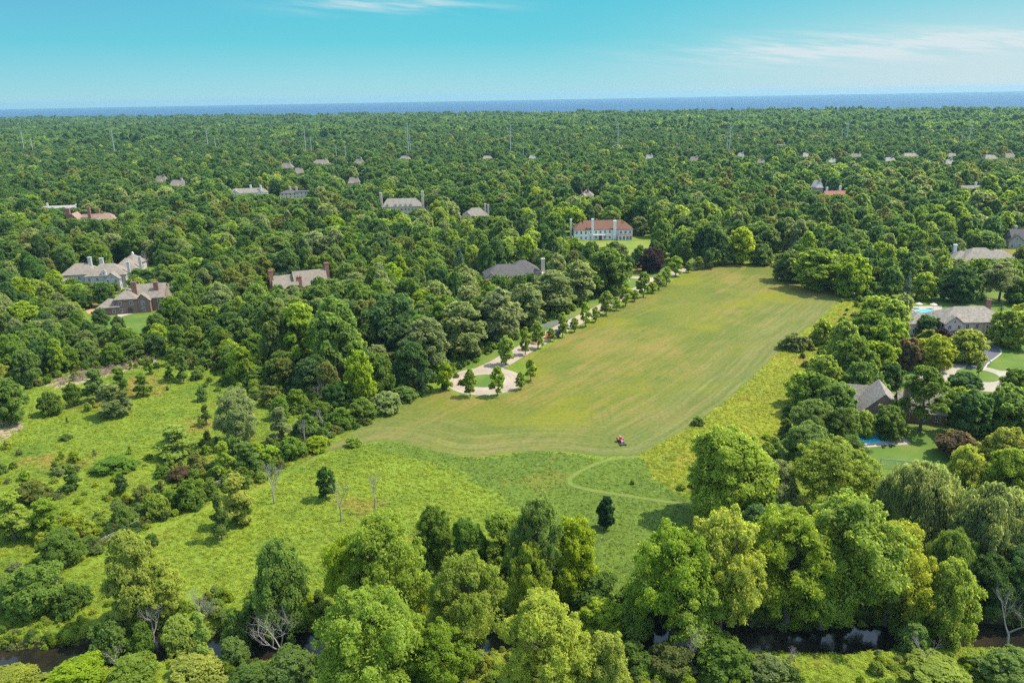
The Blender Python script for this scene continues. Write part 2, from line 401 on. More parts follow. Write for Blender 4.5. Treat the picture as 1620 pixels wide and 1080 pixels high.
# the lake, out to the horizon
tl = NT('lake_water'); g = tl.new('ShaderNodeNewGeometry'); s_ = tl.new('ShaderNodeSeparateXYZ'); tl.l.new(g.outputs['Position'], s_.inputs[0])
fl = tl.noise(tl.pos((.0006, .002, 1)), 1.0, 4); tl.bump(tl.noise(tl.pos((.02, .05, 1)), 1.0, 3), 1.0, .3)
MLAKE = tl.done(tl.ramp(fl, [(.3, (.004, .040, .105)), (.7, (.007, .052, .125))]), .75, .12)
LY = 18000.0
lv = [(-30000, 1500, -5), (30000, 1500, -5), (30000, LY, -5), (-30000, LY, -5)]
setp(link('lake_water', mesh_np('lake_water', np.array(lv), np.array([(0, 1, 2, 3)]), [MLAKE])), 'blue lake along the horizon', kind='structure')

def sheet(name, poly, z, mat, label=None, grid=0, attr=None, jitter=0.0, wob=0.0, kind='structure', parent=None):
    poly = np.asarray(poly, float)
    if jitter:
        q = []
        for a, b in zip(poly, np.roll(poly, -1, 0)):
            m = max(1, int(np.hypot(*(b - a)) / 1.5))
            for i in range(m):
                p_ = a + (b - a) * i / m; k_ = math.sin(p_[0] * .31 + p_[1] * .17) + .8 * math.sin(p_[0] * .13 - p_[1] * .23 + 2); q.append(p_ + np.array((k_, math.cos(p_[0] * .22 + p_[1] * .19))) * wob + nrg.normal(0, jitter, 2) * (i > 0))
        poly = np.array(q)
    P = [Vector(p) for p in poly]; n = len(P); E = [(i, (i + 1) % n) for i in range(n)]
    if grid:
        lo, hi = poly.min(0), poly.max(0)
        a, b = np.meshgrid(np.arange(lo[0], hi[0], grid), np.arange(lo[1], hi[1], grid)); q = np.stack([a.ravel(), b.ravel()], 1)
        q = q[inside(q, poly)]; q = q[seg_dist(q, np.vstack([poly, poly[:1]]))[0] > grid * .35]
        P += [Vector(p) for p in q]
    V, _, F, _, _, _ = delaunay_2d_cdt(P, E, [], 1, 1e-4)
    V = np.array([tuple(v) for v in V]); zz = gz_arr(V) if V[:, 1].min() < 200 else np.zeros(len(V))
    me = bpy.data.meshes.new(name); me.from_pydata(np.column_stack([V, zz + z]).tolist(), [], [tuple(f) for f in F])
    if me.polygons and me.polygons[0].normal.z < 0: me.flip_normals()
    me.materials.append(mat)
    if attr is not None:
        for nm_, fn in attr.items():
            at = me.attributes.new(nm_, 'FLOAT', 'POINT'); at.data.foreach_set('value', fn(V).astype(np.float32))
    me.update(); o = link(name, me, parent)
    return setp(o, label, kind=kind) if parent is None else o
def strip(line, w):
    line = np.asarray(line, float); d = np.gradient(line, axis=0); d /= np.hypot(d[:, 0], d[:, 1])[:, None]; n = np.stack([-d[:, 1], d[:, 0]], 1)
    w = np.broadcast_to(np.asarray(w, float), (len(line),))[:, None]
    return np.vstack([line + n * w / 2, (line - n * w / 2)[::-1]])
def ellipse(c, a, b, rz=0, n=48):
    t = np.linspace(0, 2 * np.pi, n, endpoint=False); q = np.stack([a * np.cos(t), b * np.sin(t)], 1)
    r = np.array([[math.cos(rz), -math.sin(rz)], [math.sin(rz), math.cos(rz)]]); return q @ r.T + np.asarray(c)

FIELD_RB = [(1345, 468), (1322, 480), (1292, 508), (1262, 530), (1240, 546), (1200, 588), (1172, 612), (1150, 632), (1110, 662), (1085, 678), (1060, 692), (1035, 706), (1015, 717), (985, 720), (950, 721), (910, 715), (880, 713), (840, 713), (800, 716), (765, 720), (730, 719), (700, 715), (680, 711), (655, 703), (635, 699), (605, 697), (575, 702), (545, 708), (512, 716)]
FIELD_L = [(530, 700), (560, 683), (600, 661), (640, 639), (690, 617), (706, 618), (730, 628), (765, 631), (800, 626), (828, 610), (840, 590), (832, 575), (855, 556), (880, 541), (912, 522), (948, 502), (985, 483), (1022, 464), (1052, 449), (1082, 434), (1112, 422), (1150, 417), (1205, 417), (1240, 428), (1290, 449), (1320, 462)]
rb = smooth_line(pts(FIELD_RB), 3); field_poly = np.vstack([rb, pts(FIELD_L)])
ax = rb[0] - rb[30]; AXIS = math.atan2(ax[1], ax[0])
def field_mat():
    t = NT('mown_grass')
    at = t.new('ShaderNodeAttribute', attribute_name='edge_dist'); d = at.outputs['Fac']
    al = t.new('ShaderNodeAttribute', attribute_name='edge_run'); s = al.outputs['Fac']
    p = t.pos(); pr = t.pos((1, 1, 1), -AXIS)
    # warped mowing rows: across-row coordinate times a little noise
    cx = t.new('ShaderNodeCombineXYZ'); w = t.noise(p, .05, 3)
    t.l.new(t.math('ADD', t.math('MULTIPLY', d, .75), t.math('MULTIPLY', w, 1.6)), cx.inputs[0]); t.l.new(t.math('MULTIPLY', s, .022), cx.inputs[1])
    rows = t.noise(cx.outputs[0], 1.0, 3, .6)
    mp = t.new('ShaderNodeMapping'); mp.inputs['Scale'].default_value = (.030, .36, 1); t.l.new(pr, mp.inputs[0])
    straw = t.noise(mp.outputs[0], 1.0, 5, .68)
    mp2 = t.new('ShaderNodeMapping'); mp2.inputs['Scale'].default_value = (.05, 1.5, 1); t.l.new(pr, mp2.inputs[0])
    fine = t.noise(mp2.outputs[0], 1.0, 3, .7)
    big = t.noise(p, .020, 5, .65); b2 = t.noise(p, .045, 7, .74); sm = t.noise(p, .9, 4, .7)
    g1, g2, tan, yel = (.124, .130, .014), (.088, .112, .013), (.185, .142, .034), (.150, .150, .006)
    col = t.mix(t.ramp(b2, [(.42, (0, 0, 0)), (.58, (1, 1, 1))]), g1, g2)
    col = t.mix(t.ramp(t.math('ADD', t.math('MULTIPLY', big, .55), t.math('MULTIPLY', straw, .45)), [(.47, (0, 0, 0)), (.58, (.9, .9, .9))]), col, tan)
    yn = t.noise(t.pos((1, 1.3, 1)), .028, 3, .5)
    col = t.mix(t.ramp(yn, [(.55, (0, 0, 0)), (.65, (.85, .85, .85))]), col, yel)
    col = t.mix(t.ramp(fine, [(.5, (0, 0, 0)), (.72, (.25, .25, .25))]), col, (.18, .17, .055))
    # fresh cut rounds along the right and near edges
    edge = t.ramp(t.math('DIVIDE', d, 40.0), [(.0, (.75, .75, .75)), (.3, (.5, .5, .5)), (.7, (0, 0, 0))])
    cut = t.ramp(rows, [(.34, (.075, .098, .024)), (.46, (.102, .118, .032)), (.56, (.128, .138, .044)), (.66, (.165, .165, .066))])
    col = t.mix(edge, col, t.mix(.2, cut, col))
    dry = t.ramp(rows, [(.55, (0, 0, 0)), (.74, (.15, .15, .15))]); col = t.mix(dry, col, (.21, .185, .08))
    col = t.mix(t.ramp(sm, [(.34, (.85, .85, .85)), (.55, (0, 0, 0))]), col, t.mix(1.0, col, (.66, .70, .62), 'MULTIPLY'))
    t.bump(t.math('ADD', rows, sm), .25, .5); return t.done(col, .95, .1)
MFIELD = field_mat()
sheet('mown_field', field_poly, .04, MFIELD, 'large mown hay field with curved mowing rows', grid=2.2, jitter=.22,
      attr={'edge_dist': lambda V: seg_dist(V, rb)[0], 'edge_run': lambda V: seg_dist(V, rb)[1]})
YELLOW = [(1015, 718), (1060, 693), (1110, 663), (1150, 633), (1200, 589), (1240, 547), (1292, 509), (1322, 481), (1345, 469), (1375, 478), (1345, 520), (1300, 545), (1285, 600), (1265, 660), (1210, 715), (1150, 765), (1100, 785), (1060, 770), (1030, 755)]
CLOVER = [(1015, 719), (985, 722), (950, 723), (910, 717), (880, 715), (840, 715), (800, 718), (765, 722), (730, 721), (700, 717), (680, 713), (655, 705), (635, 701), (605, 699), (575, 704), (640, 720), (700, 738), (770, 775), (830, 830), (880, 900), (930, 985), (1010, 985), (1060, 900), (1090, 800), (1100, 788), (1060, 772), (1030, 757)]
ty = NT('tall_yellow_grass'); cy_, cc = meadow_col(ty, (.200, .215, .018), (.145, .175, .018), (.25, .185, .035), .56, 1.6); ty.bump(cc, .5, .9); MYEL = ty.done(cy_, .95, .1)
tg = NT('clover'); cg_, cc2 = meadow_col(tg, (.095, .140, .018), (.070, .112, .018), (.135, .145, .022), .58, 1.3)
sp_ = tg.noise(tg.pos(), 1.4, 2, .4); cg_ = tg.mix(tg.ramp(sp_, [(.66, (0, 0, 0)), (.74, (.35, .35, .35))]), cg_, (.3, .34, .22)); tg.bump(cc2, .3, .8); MCLO = tg.done(cg_, .95, .1)
sheet('yellow_meadow', pts(YELLOW), .03, MYEL, 'strip of uncut yellow grass beside the mown field', jitter=.4, wob=.7)
sheet('clover_meadow', pts(CLOVER), .02, MCLO, 'darker green clover below the mown field', jitter=.5, wob=1.6)
tlw = NT('lawn'); a_ = tlw.noise(tlw.pos(), .08, 4); b_ = tlw.noise(tlw.pos(), 1.5, 3, .7)
MLAWN = tlw.done(tlw.mix(tlw.math('MULTIPLY', b_, .4), tlw.ramp(a_, [(.38, (.070, .128, .018)), (.5, (.095, .150, .022)), (.64, (.145, .165, .034))]), (.055, .095, .018)), .95, .1)
tdl = NT('dry_lawn'); a_ = tdl.noise(tdl.pos(), .07, 4); b_ = tdl.noise(tdl.pos(), 1.5, 3, .7)
MDRY = tdl.done(tdl.mix(tdl.math('MULTIPLY', b_, .4), tdl.ramp(a_, [(.4, (.125, .185, .024)), (.62, (.22, .205, .045))]), (.09, .14, .02)), .95, .1)
tt_ = NT('mown_track'); a_ = tt_.noise(tt_.pos(), .8, 4, .7); MTRK = tt_.done(tt_.ramp(a_, [(.35, (.098, .135, .020)), (.65, (.140, .162, .036))]), .95, .1)
def gravel_mat(name, c, tracks=None):
    t = NT(name); a = t.noise(t.pos(), .15, 4); b = t.noise(t.pos(), 3.0, 3, .7)
    col = t.ramp(a, [(.35, tuple(x * .88 for x in c)), (.65, tuple(x * 1.08 for x in c))]); col = t.mix(t.math('MULTIPLY', b, .35), col, tuple(x * .75 for x in c))
    t.bump(b, .03, .4); return t.done(col, .95, .15)
MPAVE = gravel_mat('beige_paving', (.325, .262, .195)); MGRAV = gravel_mat('pale_gravel', (.33, .29, .23)); MASPH = gravel_mat('asphalt', (.105, .105, .115)); MKERB = gravel_mat('kerb_stone', (.42, .37, .30)); MWEAR = gravel_mat('worn_paving', (.27, .215, .165))
MPATIO = gravel_mat('patio_stone', (.36, .31, .26)); MBARE = gravel_mat('bare_soil', (.30, .22, .155))
DRV = smooth_line(pts([(758, 590), (790, 575), (812, 562), (836, 549), (862, 534.5), (892, 518), (918, 505), (945, 491), (970, 478), (995, 466), (1020, 453), (1046, 440), (1076, 429), (1110, 421), (1150, 415.5)]), 5)
CIR = G(767, 602.5); RC = 12.6
sheet('driveway', strip(DRV, np.linspace(8.5, 6.2, len(DRV))), .07, MPAVE, 'long beige driveway running along the mown field')
sheet('turning_circle', ellipse(CIR, RC, RC + .8), .085, MPAVE, 'beige paved turning circle at the end of the driveway')
for r_, w_ in ((9.1, .5), (10.6, .4)): sheet('tyre_track', strip(ellipse(CIR, r_, r_ + .7)[2:46], w_), .098, MWEAR, 'worn curved tyre track on the turning circle')
sheet('island_kerb', ellipse(CIR, 6.9, 6.6), .11, MKERB, 'stone kerb round the grass island')
isl = ellipse(CIR, 6.55, 6.25)
sheet('grass_island', isl, .16, MLAWN, 'oval grass island inside the turning circle')
def verge(l, w0, w1):
    d = np.gradient(l, axis=0); d /= np.hypot(d[:, 0], d[:, 1])[:, None]; n = np.stack([-d[:, 1], d[:, 0]], 1); return np.vstack([l + n * w0, (l + n * w1)[::-1]])
sheet('verge', verge(DRV[4:], 3.0, 15.0), .03, MLAWN, 'green grass verge between driveway and woods')
sheet('side_road', strip(smooth_line(pts([(1075, 431), (1046, 440.5), (1020, 440), (985, 437.5), (950, 433)]), 4), 5.0), .075, MPAVE, 'beige side road leaving the driveway')
sheet('side_drive', strip(smooth_line(pts([(925, 501), (905, 505), (884, 510), (858, 516), (830, 522), (805, 525)]), 4), 4.6), .065, MASPH, 'dark asphalt lane joining the driveway')
for px_, w_ in (([(1012, 722), (962, 728), (927, 741), (903, 756), (907, 768), (940, 776), (985, 783), (1030, 790), (1075, 796), (1120, 800)], 1.15),):
    L_ = smooth_line(pts(px_), 6); sheet('mown_track', strip(L_, w_ * (1 + .12 * np.sin(np.arange(len(L_)) * .9))), .055, MTRK, 'pale mown track curving through the clover' if w_ < 1.9 else 'pale mown track along the rail fence', jitter=.12)
sheet('bare_patch', pts([(-80, 664), (10, 660), (38, 669), (30, 684), (0, 700), (-80, 698)]), .03, MBARE, 'bare brown soil patch in the left meadow', jitter=.5)
sheet('bare_strip', pts([(70, 606), (120, 590), (180, 578), (243, 561), (255, 569), (205, 585), (155, 600), (88, 616)]), .03, MBARE, 'tan dry strip across the left meadow', jitter=.5)
# house grounds
LAWNS = [[(1428, 640), (1436, 520), (1448, 480), (1500, 458), (1700, 455), (1720, 640)], [(1352, 700), (1400, 668), (1500, 664), (1530, 690), (1490, 740), (1450, 775), (1352, 775)],
         [(905, 385), (1060, 381), (1075, 400), (1000, 414), (915, 412)], [(150, 500), (290, 490), (275, 535), (175, 540)], [(700, 440), (860, 436), (860, 452), (700, 456)], [(1500, 415), (1620, 405), (1640, 420), (1500, 424)], [(84, 456), (200, 452), (250, 430), (190, 425)]]
for L_, m_, lb in zip(LAWNS, (MLAWN, MLAWN, MDRY, MLAWN, MLAWN, MLAWN, MGRAV), ('lawn round the pink brick house', 'sunny back lawn with a football goal', 'sunny yellow lawn below the red roofed white mansion', 'lawn below the brown brick house', 'grass by the dark hipped house', 'grass by the grey hipped house', 'gravel court of the grey shingled mansion')):
    sheet('lawn' if m_ is not MGRAV else 'gravel_court', pts(L_), .025, m_, lb, jitter=.6)
C2 = G(1544, 597)
sheet('gravel_road', strip(smooth_line(pts([(1440, 612), (1490, 592), (1544, 596), (1600, 592), (1700, 592)]), 5), 7.0), .05, MGRAV, 'pale gravel road by the pink brick house')
sheet('gravel_circle', ellipse(C2, 12.8, 13.5), .065, MGRAV, 'pale gravel turning circle before the pink brick house')
sheet('gravel_island', ellipse(G(1547, 593.5), 6.2, 6.6), .1, MLAWN, 'small oval lawn in the gravel circle')
L_ = smooth_line(pts([(1540, 585), (1549, 572), (1563, 562), (1570, 554), (1556, 546), (1520, 541), (1480, 540)]), 6)
sheet('drive_edging', strip(L_, 6.0), .075, MKERB, 'pale edging of the asphalt drive'); sheet('asphalt_drive', strip(L_, 5.0), .09, MASPH, 'curved dark asphalt drive to the pink brick house')
sheet('asphalt_drive', strip(smooth_line(pts([(1418, 540), (1428, 526), (1437, 516)]), 5), 7.0), .06, MASPH, 'dark asphalt drive to the garage wing of the pink brick house')
sheet('brick_drive', pts([(135, 492), (165, 480), (166, 490), (140, 497)]), .05, gravel_mat('brick_paving', (.36, .21, .13)), 'orange brick drive beside the brown brick house')
# ------------------------------------------------------------------ houses
KEEP = []          # (picture box, distance) of what must stay in sight
FOOT = []          # (centre, radius) where no tree may stand
MARK = {}          # landmarks for labels
def window_mesh(w, h):
    f = MB(); t = .10
    f.box(-w / 2 - t, w / 2 + t, -.10, 0, -h / 2 - t, -h / 2); f.box(-w / 2 - t, w / 2 + t, -.10, 0, h / 2, h / 2 + t)
    f.box(-w / 2 - t, -w / 2, -.10, 0, -h / 2, h / 2); f.box(w / 2, w / 2 + t, -.10, 0, -h / 2, h / 2)
    f.box(-.04, .04, -.075, -.02, -h / 2, h / 2); f.box(-w / 2, -.041, -.07, -.02, -.03, .03); f.box(.041, w / 2, -.07, -.02, -.03, .03)
    g = MB(); g.box(-w / 2, w / 2, -.05, .04, -h / 2, h / 2)
    return f.mesh('window', WHITE), g.mesh('pane', GLASS)
WINS = {}
def add_window(parent, x, y, z, face, w=1.15, h=1.55):
    key = (w, h)
    if key not in WINS: WINS[key] = window_mesh(w, h)
    o = link('window', WINS[key][0], parent); o.location = (x, y, z); o.rotation_euler = (0, 0, face); link('pane', WINS[key][1], o)
def chimney(mb, x, y, w, d, z0, z1):
    mb.box(x - w / 2, x + w / 2, y - d / 2, y + d / 2, z0, z1); e = .14
    mb.box(x - w / 2 - e, x + w / 2 + e, y - d / 2 - e, y + d / 2 + e, z1, z1 + .3)
    for q in (-.25, .25): mb.tube([(x + q * w, y, z1 + .3), (x + q * w, y, z1 + .8)], .16, 6)
def house(name, label, u, v, wall, roof, wings, chim=(), rot=0.0, keep=None, cat='house', mark=None, cmat=None, dormers=(), extras=None, foot=None, wstep=3.4, winmin=8, doors=()):
    """wings: (cx, cy, w, d, wall height, roof rise, 'hip'|'gx'|'gy'|'flat'); local -y looks at the field"""
    x, y = G(u, v); root = empty(name, (x, y, 0), R(rot), label, cat)
    wb, rf = MB(), MB()
    for (cx, cy_, w, d, h, rise, ty_) in wings:
        a = (cx - w / 2, cx + w / 2, cy_ - d / 2, cy_ + d / 2)
        if ty_ == 'gx' or ty_ == 'gy':
            wb.gwall(*a, 0, h, rise, ty_[1]); rf.gable(*a, h, rise, ty_[1])
        else:
            wb.box(*a, 0, h)
            if ty_ == 'hip': rf.hip(*a, h, rise)
            elif ty_ == 'mansard': rf.hip(*a, h, rise, ov=.4, inset=min(w, d) * .33)
            else: rf.box(a[0] - .3, a[1] + .3, a[2] - .3, a[3] + .3, h, h + .5)
    wb.build('wall', wall, root); ro = rf.build('roof', roof, root)
    for c in chim:
        m = MB(); chimney(m, *c); m.build('chimney', cmat or wall, ro)
    for i, (cx, cy_, w, d, h, rise, ty_) in enumerate(wings):
        nf = max(1, int(round(h / 3.0)))
        for face, L, (fx, fy), on in ((0, w, (0, -d / 2), 1), (-math.pi / 2, d, (-w / 2, 0), 1), (math.pi / 2, d, (w / 2, 0), 1)):
            n = int(L / wstep)
            for k in range(n):
                o_ = (k - (n - 1) / 2) * L / max(n, 1)
                px, py = (cx + o_, cy_ + fy) if face == 0 else (cx + fx, cy_ + o_)
                ex, ey = (px, py - .3) if face == 0 else (px + (.3 if fx > 0 else -.3), py)
                if any(j != i and abs(ex - q[0]) < q[2] / 2 + .5 and abs(ey - q[1]) < q[3] / 2 + .5 for j, q in enumerate(wings)): continue
                for fl in range(nf):
                    if fl == 0 and any(abs(px - dx_) < 1.5 and face == 0 for dx_ in doors): continue
                    add_window(root, px, py, 1.6 + fl * h / nf, face)
        if ty_ == 'gy' and w > 6: add_window(root, cx, cy_ - d / 2, h + rise * .32, 0, .8, 1.1)
    for dx_ in doors:
        fy = min(cy_ - d / 2 for cx, cy_, w, d, *_ in wings if abs(dx_ - cx) < w / 2)
        m = MB(); m.box(dx_ - .9, dx_ + .9, fy - .16, fy + .1, 0, 2.6); dd = m.build('door', DARKP, root)
        m = MB(); m.ball((dx_ + .6, fy - .2, 1.1), .07, 6, 4); m.build('handle', STEEL, dd)
    for (x_, y_, z_, w_) in dormers:
        m = MB(); m.gwall(x_ - w_ / 2, x_ + w_ / 2, y_, y_ + 3.0, z_, z_ + 1.5, w_ * .42, 'y'); dm = m.build('dormer', WHITE, ro)
        m = MB(); m.gable(x_ - w_ / 2, x_ + w_ / 2, y_, y_ + 3.0, z_ + 1.5, w_ * .42, 'y', ov=.15, th=.12); m2 = m.build('dormer_roof', roof, ro)
        add_window(root, x_, y_, z_ + .9, 0, .75, 1.0)
    if extras: extras(root)
    for kk in ([keep] if keep and not isinstance(keep[0], tuple) else keep or []): KEEP.append((kk, y))
    for (cx, cy_, w, d, *_q) in wings:
        c_, s_ = math.cos(R(rot)), math.sin(R(rot)); FOOT.append(((x + cx * c_ - cy_ * s_, y + cx * s_ + cy_ * c_), max(w, d) * .5 + 2.0, min(w, d) * .5 + 3))
    MARK[mark or name.replace('_', ' ')] = (x, y)
    return root
def pink_extras(r):
    for x in (-5.6, .5, 11.5):
        m = MB(); m.hip(x - 1.5, x + 1.5, -8.35, -7.75, 2.75, .7, ov=.2, th=.1); m.build('bay_canopy', RDARK, r)
    m = MB(); m.box(-16.2, -13.4, -1.2, -1.02, 0, 2.5); m.build('garage_door', WHITE, r)
    m = MB(); m.box(5.9, 6.4, -7.4, -7.1, 0, 5.0); m.box(8.6, 9.1, -7.4, -7.1, 0, 5.0); m.box(5.8, 9.2, -7.5, -7.0, 5.0, 5.35); m.build('porch', BPINK, r)
house('pink_brick_house', 'wide pink brick house with grey hipped roof and two front gables', 1514, 526.5, BPINK, RGREY,
      [(3, 0, 25, 14, 6.0, 4.6, 'hip'), (-14, 3.5, 11, 11, 4.4, 3.6, 'hip'), (-6, -6.8, 7, 2.4, 6.0, 2.6, 'gy'), (11.8, -6.8, 7.2, 2.4, 6.0, 2.6, 'gy')],
      [(13.2, 4.5, 1.3, 1.3, 3, 11.6)], rot=0, keep=((1440, 484, 1572, 508), (1480, 508, 1572, 524)), doors=(7.5,), extras=pink_extras, mark='pink brick house', cmat=BRED)
house('shingled_mansion', 'large grey shingled mansion with several hipped roofs and four chimneys', 165, 455, GREYW, RTAN,
      [(-12, 10, 17, 12, 6.5, 5.0, 'hip'), (2, 4, 19, 13, 6.5, 5.2, 'hip'), (9, 13, 13, 13, 6.5, 6.0, 'hip'), (6, -4.5, 7, 5, 5.6, 3.0, 'gy'), (-18.5, 5, 6, 6, 4, 2.4, 'hip')],
      [(-7.5, 10, 1.6, 1.6, 6, 14.0), (-2, 10, 1.8, 1.4, 6, 13.2), (12.5, 2, 1.2, 1.2, 5, 12.0), (16, 12, 1.2, 1.2, 5, 12.5)], rot=12, keep=((100, 408, 188, 424), (147, 424, 186, 446)), dormers=((1.5, -2.6, 7.0, 2.2),), mark='grey shingled mansion', cat='mansion')
def cupola(z):
    def f(r):
        m = MB(); m.box(-.9, .9, -.9, .9, z, z + 1.4); c = m.build('cupola', WHITE, r); m = MB(); m.hip(-.9, .9, -.9, .9, z + 1.4, 1.3, ov=.25, th=.1); m.build('cupola_roof', RTAN, c)
    return f
def octagon(name, label, u, v, rad, h, rise, keep):
    x, y = G(u, v); root = empty(name, (x, y, 0), 0, label, 'coach house'); P = [(rad * math.cos(R(22.5 + 45 * k)), rad * math.sin(R(22.5 + 45 * k))) for k in range(8)]
    m = MB(); m.add([(a, b, z) for z in (0, h) for a, b in P], [tuple((k, (k + 1) % 8, 8 + (k + 1) % 8, 8 + k)) for k in range(8)] + [tuple(range(8, 16))]); m.build('wall', GREYW, root)
    e = 1.1; m = MB(); m.add([(a * e, b * e, z) for z in (h - .1, h + .2) for a, b in P] + [(a * .08, b * .08, h + rise) for a, b in P], [tuple(range(7, -1, -1))] + [(j * 8 + k, j * 8 + (k + 1) % 8, j * 8 + 8 + (k + 1) % 8, j * 8 + 8 + k) for j in (0, 1) for k in range(8)] + [tuple(range(16, 24))]); m.build('roof', RTAN, root)
    m = MB(); m.box(-.5, .5, -.5, .5, h + rise - .6, h + rise + .7); m.ball((0, 0, h + rise + .9), .5, 8, 5); m.build('finial', WHITE, root)
    ap = rad * math.cos(R(22.5))
    for k in (5, 6, 7):
        a = R(45 * k)
        for q in (-1.4, 1.4):
            px, py = ap * math.cos(a) - q * math.sin(a), ap * math.sin(a) + q * math.cos(a); add_window(root, px, py, 2.0, a + math.pi / 2, 1.1, 1.9)
    KEEP.append((keep, y)); FOOT.append(((x, y), rad + 3, rad + 3)); MARK['grey octagonal coach house'] = (x, y)
octagon('coach_house', 'small octagonal grey coach house with pointed shingled roof', 213.5, 425, 6.4, 4.2, 4.2, (197, 400, 232, 424))
def umb(r):
    pass
house('brown_brick_house', 'long brown brick house with tan roofs and two tall brick chimneys', 205, 493, BBROWN, RTAN,
      [(-7.5, 0, 9, 8, 3.2, 3.4, 'hip'), (0, 2, 9.5, 11, 6.4, 4.0, 'hip'), (9, 6, 13, 13, 6.0, 5.0, 'gx'), (20, 9, 12, 10, 5.4, 4.6, 'gx'), (7, -1.6, 6, 3.2, 5.6, 2.8, 'gy')],
      [(3.2, 1, 2.2, 1.1, 6, 13.0), (12, 3, 2.0, 1.2, 6, 12.0)], rot=10, keep=((161, 441, 275, 460), (161, 460, 206, 488)), mark='brown brick house', cmat=BRED, doors=(1.5,))
house('tudor_house', 'red brick gabled house with steep tan roofs and three tall chimneys', 472, 473, BRED, RTAN,
      [(7, 6, 15, 11, 5.5, 6.4, 'gx'), (-5, 7, 10, 10, 5.5, 5.0, 'gx'), (-5.5, -2.5, 11, 8, 4.2, 4.6, 'gx'), (-7, 11, 6, 8, 6, 4.6, 'gy')],
      [(15.6, 6, 2.0, 1.6, 0, 14.5), (-10.6, 6, 1.8, 1.5, 0, 13.5), (1.2, .5, 2.4, 1.3, 3, 10.4)], rot=24, keep=((445, 414, 509, 436), (448, 436, 478, 450)), mark='red brick gabled house')
def hip_extras(r):
    m = MB(); m.box(15.5, 18, -4, 2, 0, 4.5); m.build('side_wing', CREAM, r)
house('dark_hipped_house', 'low house with dark grey hipped roof and a cream chimney', 808, 446, TAN, RDARK,
      [(-3, 2, 20, 13, 3.8, 5.2, 'hip'), (7, 6, 17, 14, 4.2, 5.6, 'hip'), (-10.5, -3, 7, 7, 3.2, 2.8, 'gy')], [(16.6, 0, 1.8, 1.6, 0, 11.0)], rot=8, keep=(764, 410, 857, 434), mark='dark hipped house', cmat=CREAM, extras=hip_extras)
def white_extras(r):
    m = MB(); m.box(-6.5, 3, -7.6, -6.4, 3.3, 3.6); m.build('balcony', WHITE, r)
    m = MB(); m.box(9.5, 18.5, -9.6, -6.2, 0, 3.4); m.build('sun_room', WHITE, r)
    for x in (10.8, 13.1, 15.4, 17.4): add_window(r, x, -9.6, 1.6, 0, 1.4, 2.2)
    m = MB(); m.hip(9.5, 18.5, -9.6, -6.4, 3.4, .5, ov=.2, th=.15); m.build('sun_room_roof', RRED, r)
house('red_roofed_mansion', 'long white mansion with red tiled roof and tall white chimneys', 952, 377, WHITE, RRED,
      [(-14, -1, 9, 11, 6.6, 4.6, 'hip'), (0, 0, 24, 11, 6.9, 4.8, 'gx'), (14.5, -1, 9, 11, 6.6, 4.4, 'hip')],
      [(-20, 3, 1.2, 1.2, 0, 12.0), (-6.7, -5.4, 1.5, 1.3, 0, 13.2), (7.6, -5.8, 1.9, 1.2, 0, 12.0)], rot=0, keep=(905, 338, 1002, 375), cat='mansion', mark='red roofed white mansion', extras=white_extras, wstep=2.9, doors=(-1.5,))
house('dormered_mansion', 'grey mansion with white arched dormers and tall cream chimneys', 633, 340, TAN, RGREY,
      [(2, 0, 31, 13, 7.2, 6.0, 'mansard'), (-18.5, 1, 10, 11, 6.0, 4.6, 'hip')], [(-14.0, -4, 1.9, 1.6, 0, 18.0), (18.6, 0, 1.9, 1.8, 0, 18.0)], rot=3, keep=(604, 297, 668, 330), cat='mansion', mark='dormered grey mansion',
      dormers=((-9, -6.4, 7.4, 2.0), (-2.5, -6.4, 7.4, 2.0), (1.5, -6.4, 7.4, 2.0), (5.5, -6.4, 7.4, 2.0), (9.5, -6.4, 7.4, 2.0)), cmat=CREAM, wstep=2.7)
house('gabled_house', 'grey roofed house with a pale chimney among dark trees', 753, 352, CREAM, RGREY, [(0, 0, 18, 12, 5.4, 5.6, 'hip'), (-7, -4, 7, 6, 5.0, 3.6, 'gy')], [(7.4, 1, 1.4, 1.4, 3, 13.2), (9.4, -1, 1.2, 1.2, 3, 12.6)], rot=8, keep=(733, 322, 774, 341), mark='grey roofed house in dark trees')
house('white_villa', 'long white villa with pale grey roof and white chimneys', 395, 315, WHITE, RGREY, [(0, 0, 36, 11, 6.2, 4.2, 'hip'), (-11, -4, 9, 6, 6, 3.2, 'gy'), (12, -4, 8, 5, 5.6, 3.0, 'gy')], [(2, 1, 1.6, 1.4, 4, 12.6), (12, -2, 1.6, 1.4, 4, 12.4)], rot=4, keep=(367, 292, 425, 307), mark='long white villa')
house('stone_villa', 'beige stone villa with flat roof edge and two chimneys', 466, 318, CREAM, RDARK, [(-4, 0, 15, 12, 7.6, 3.0, 'hip'), (8, -1, 11, 11, 8.6, 0, 'flat')], [(-3, 0, 1.6, 1.3, 6, 12.8), (2.5, 1, 1.6, 1.3, 6, 12.6)], rot=5, keep=(445, 289, 485, 313), mark='beige stone villa')
house('pale_roofed_house', 'long pale roofed house beside the red brick chimneys', 95, 342, WHITE, RWHITE, [(-3, 0, 30, 11, 5.2, 3.4, 'gx'), (14, 0, 8, 10, 6.2, 3.6, 'hip')], [(-9, 2, 1.4, 1.2, 4, 10.5)], rot=10, keep=(73, 315, 118, 328), mark='long pale roofed house')
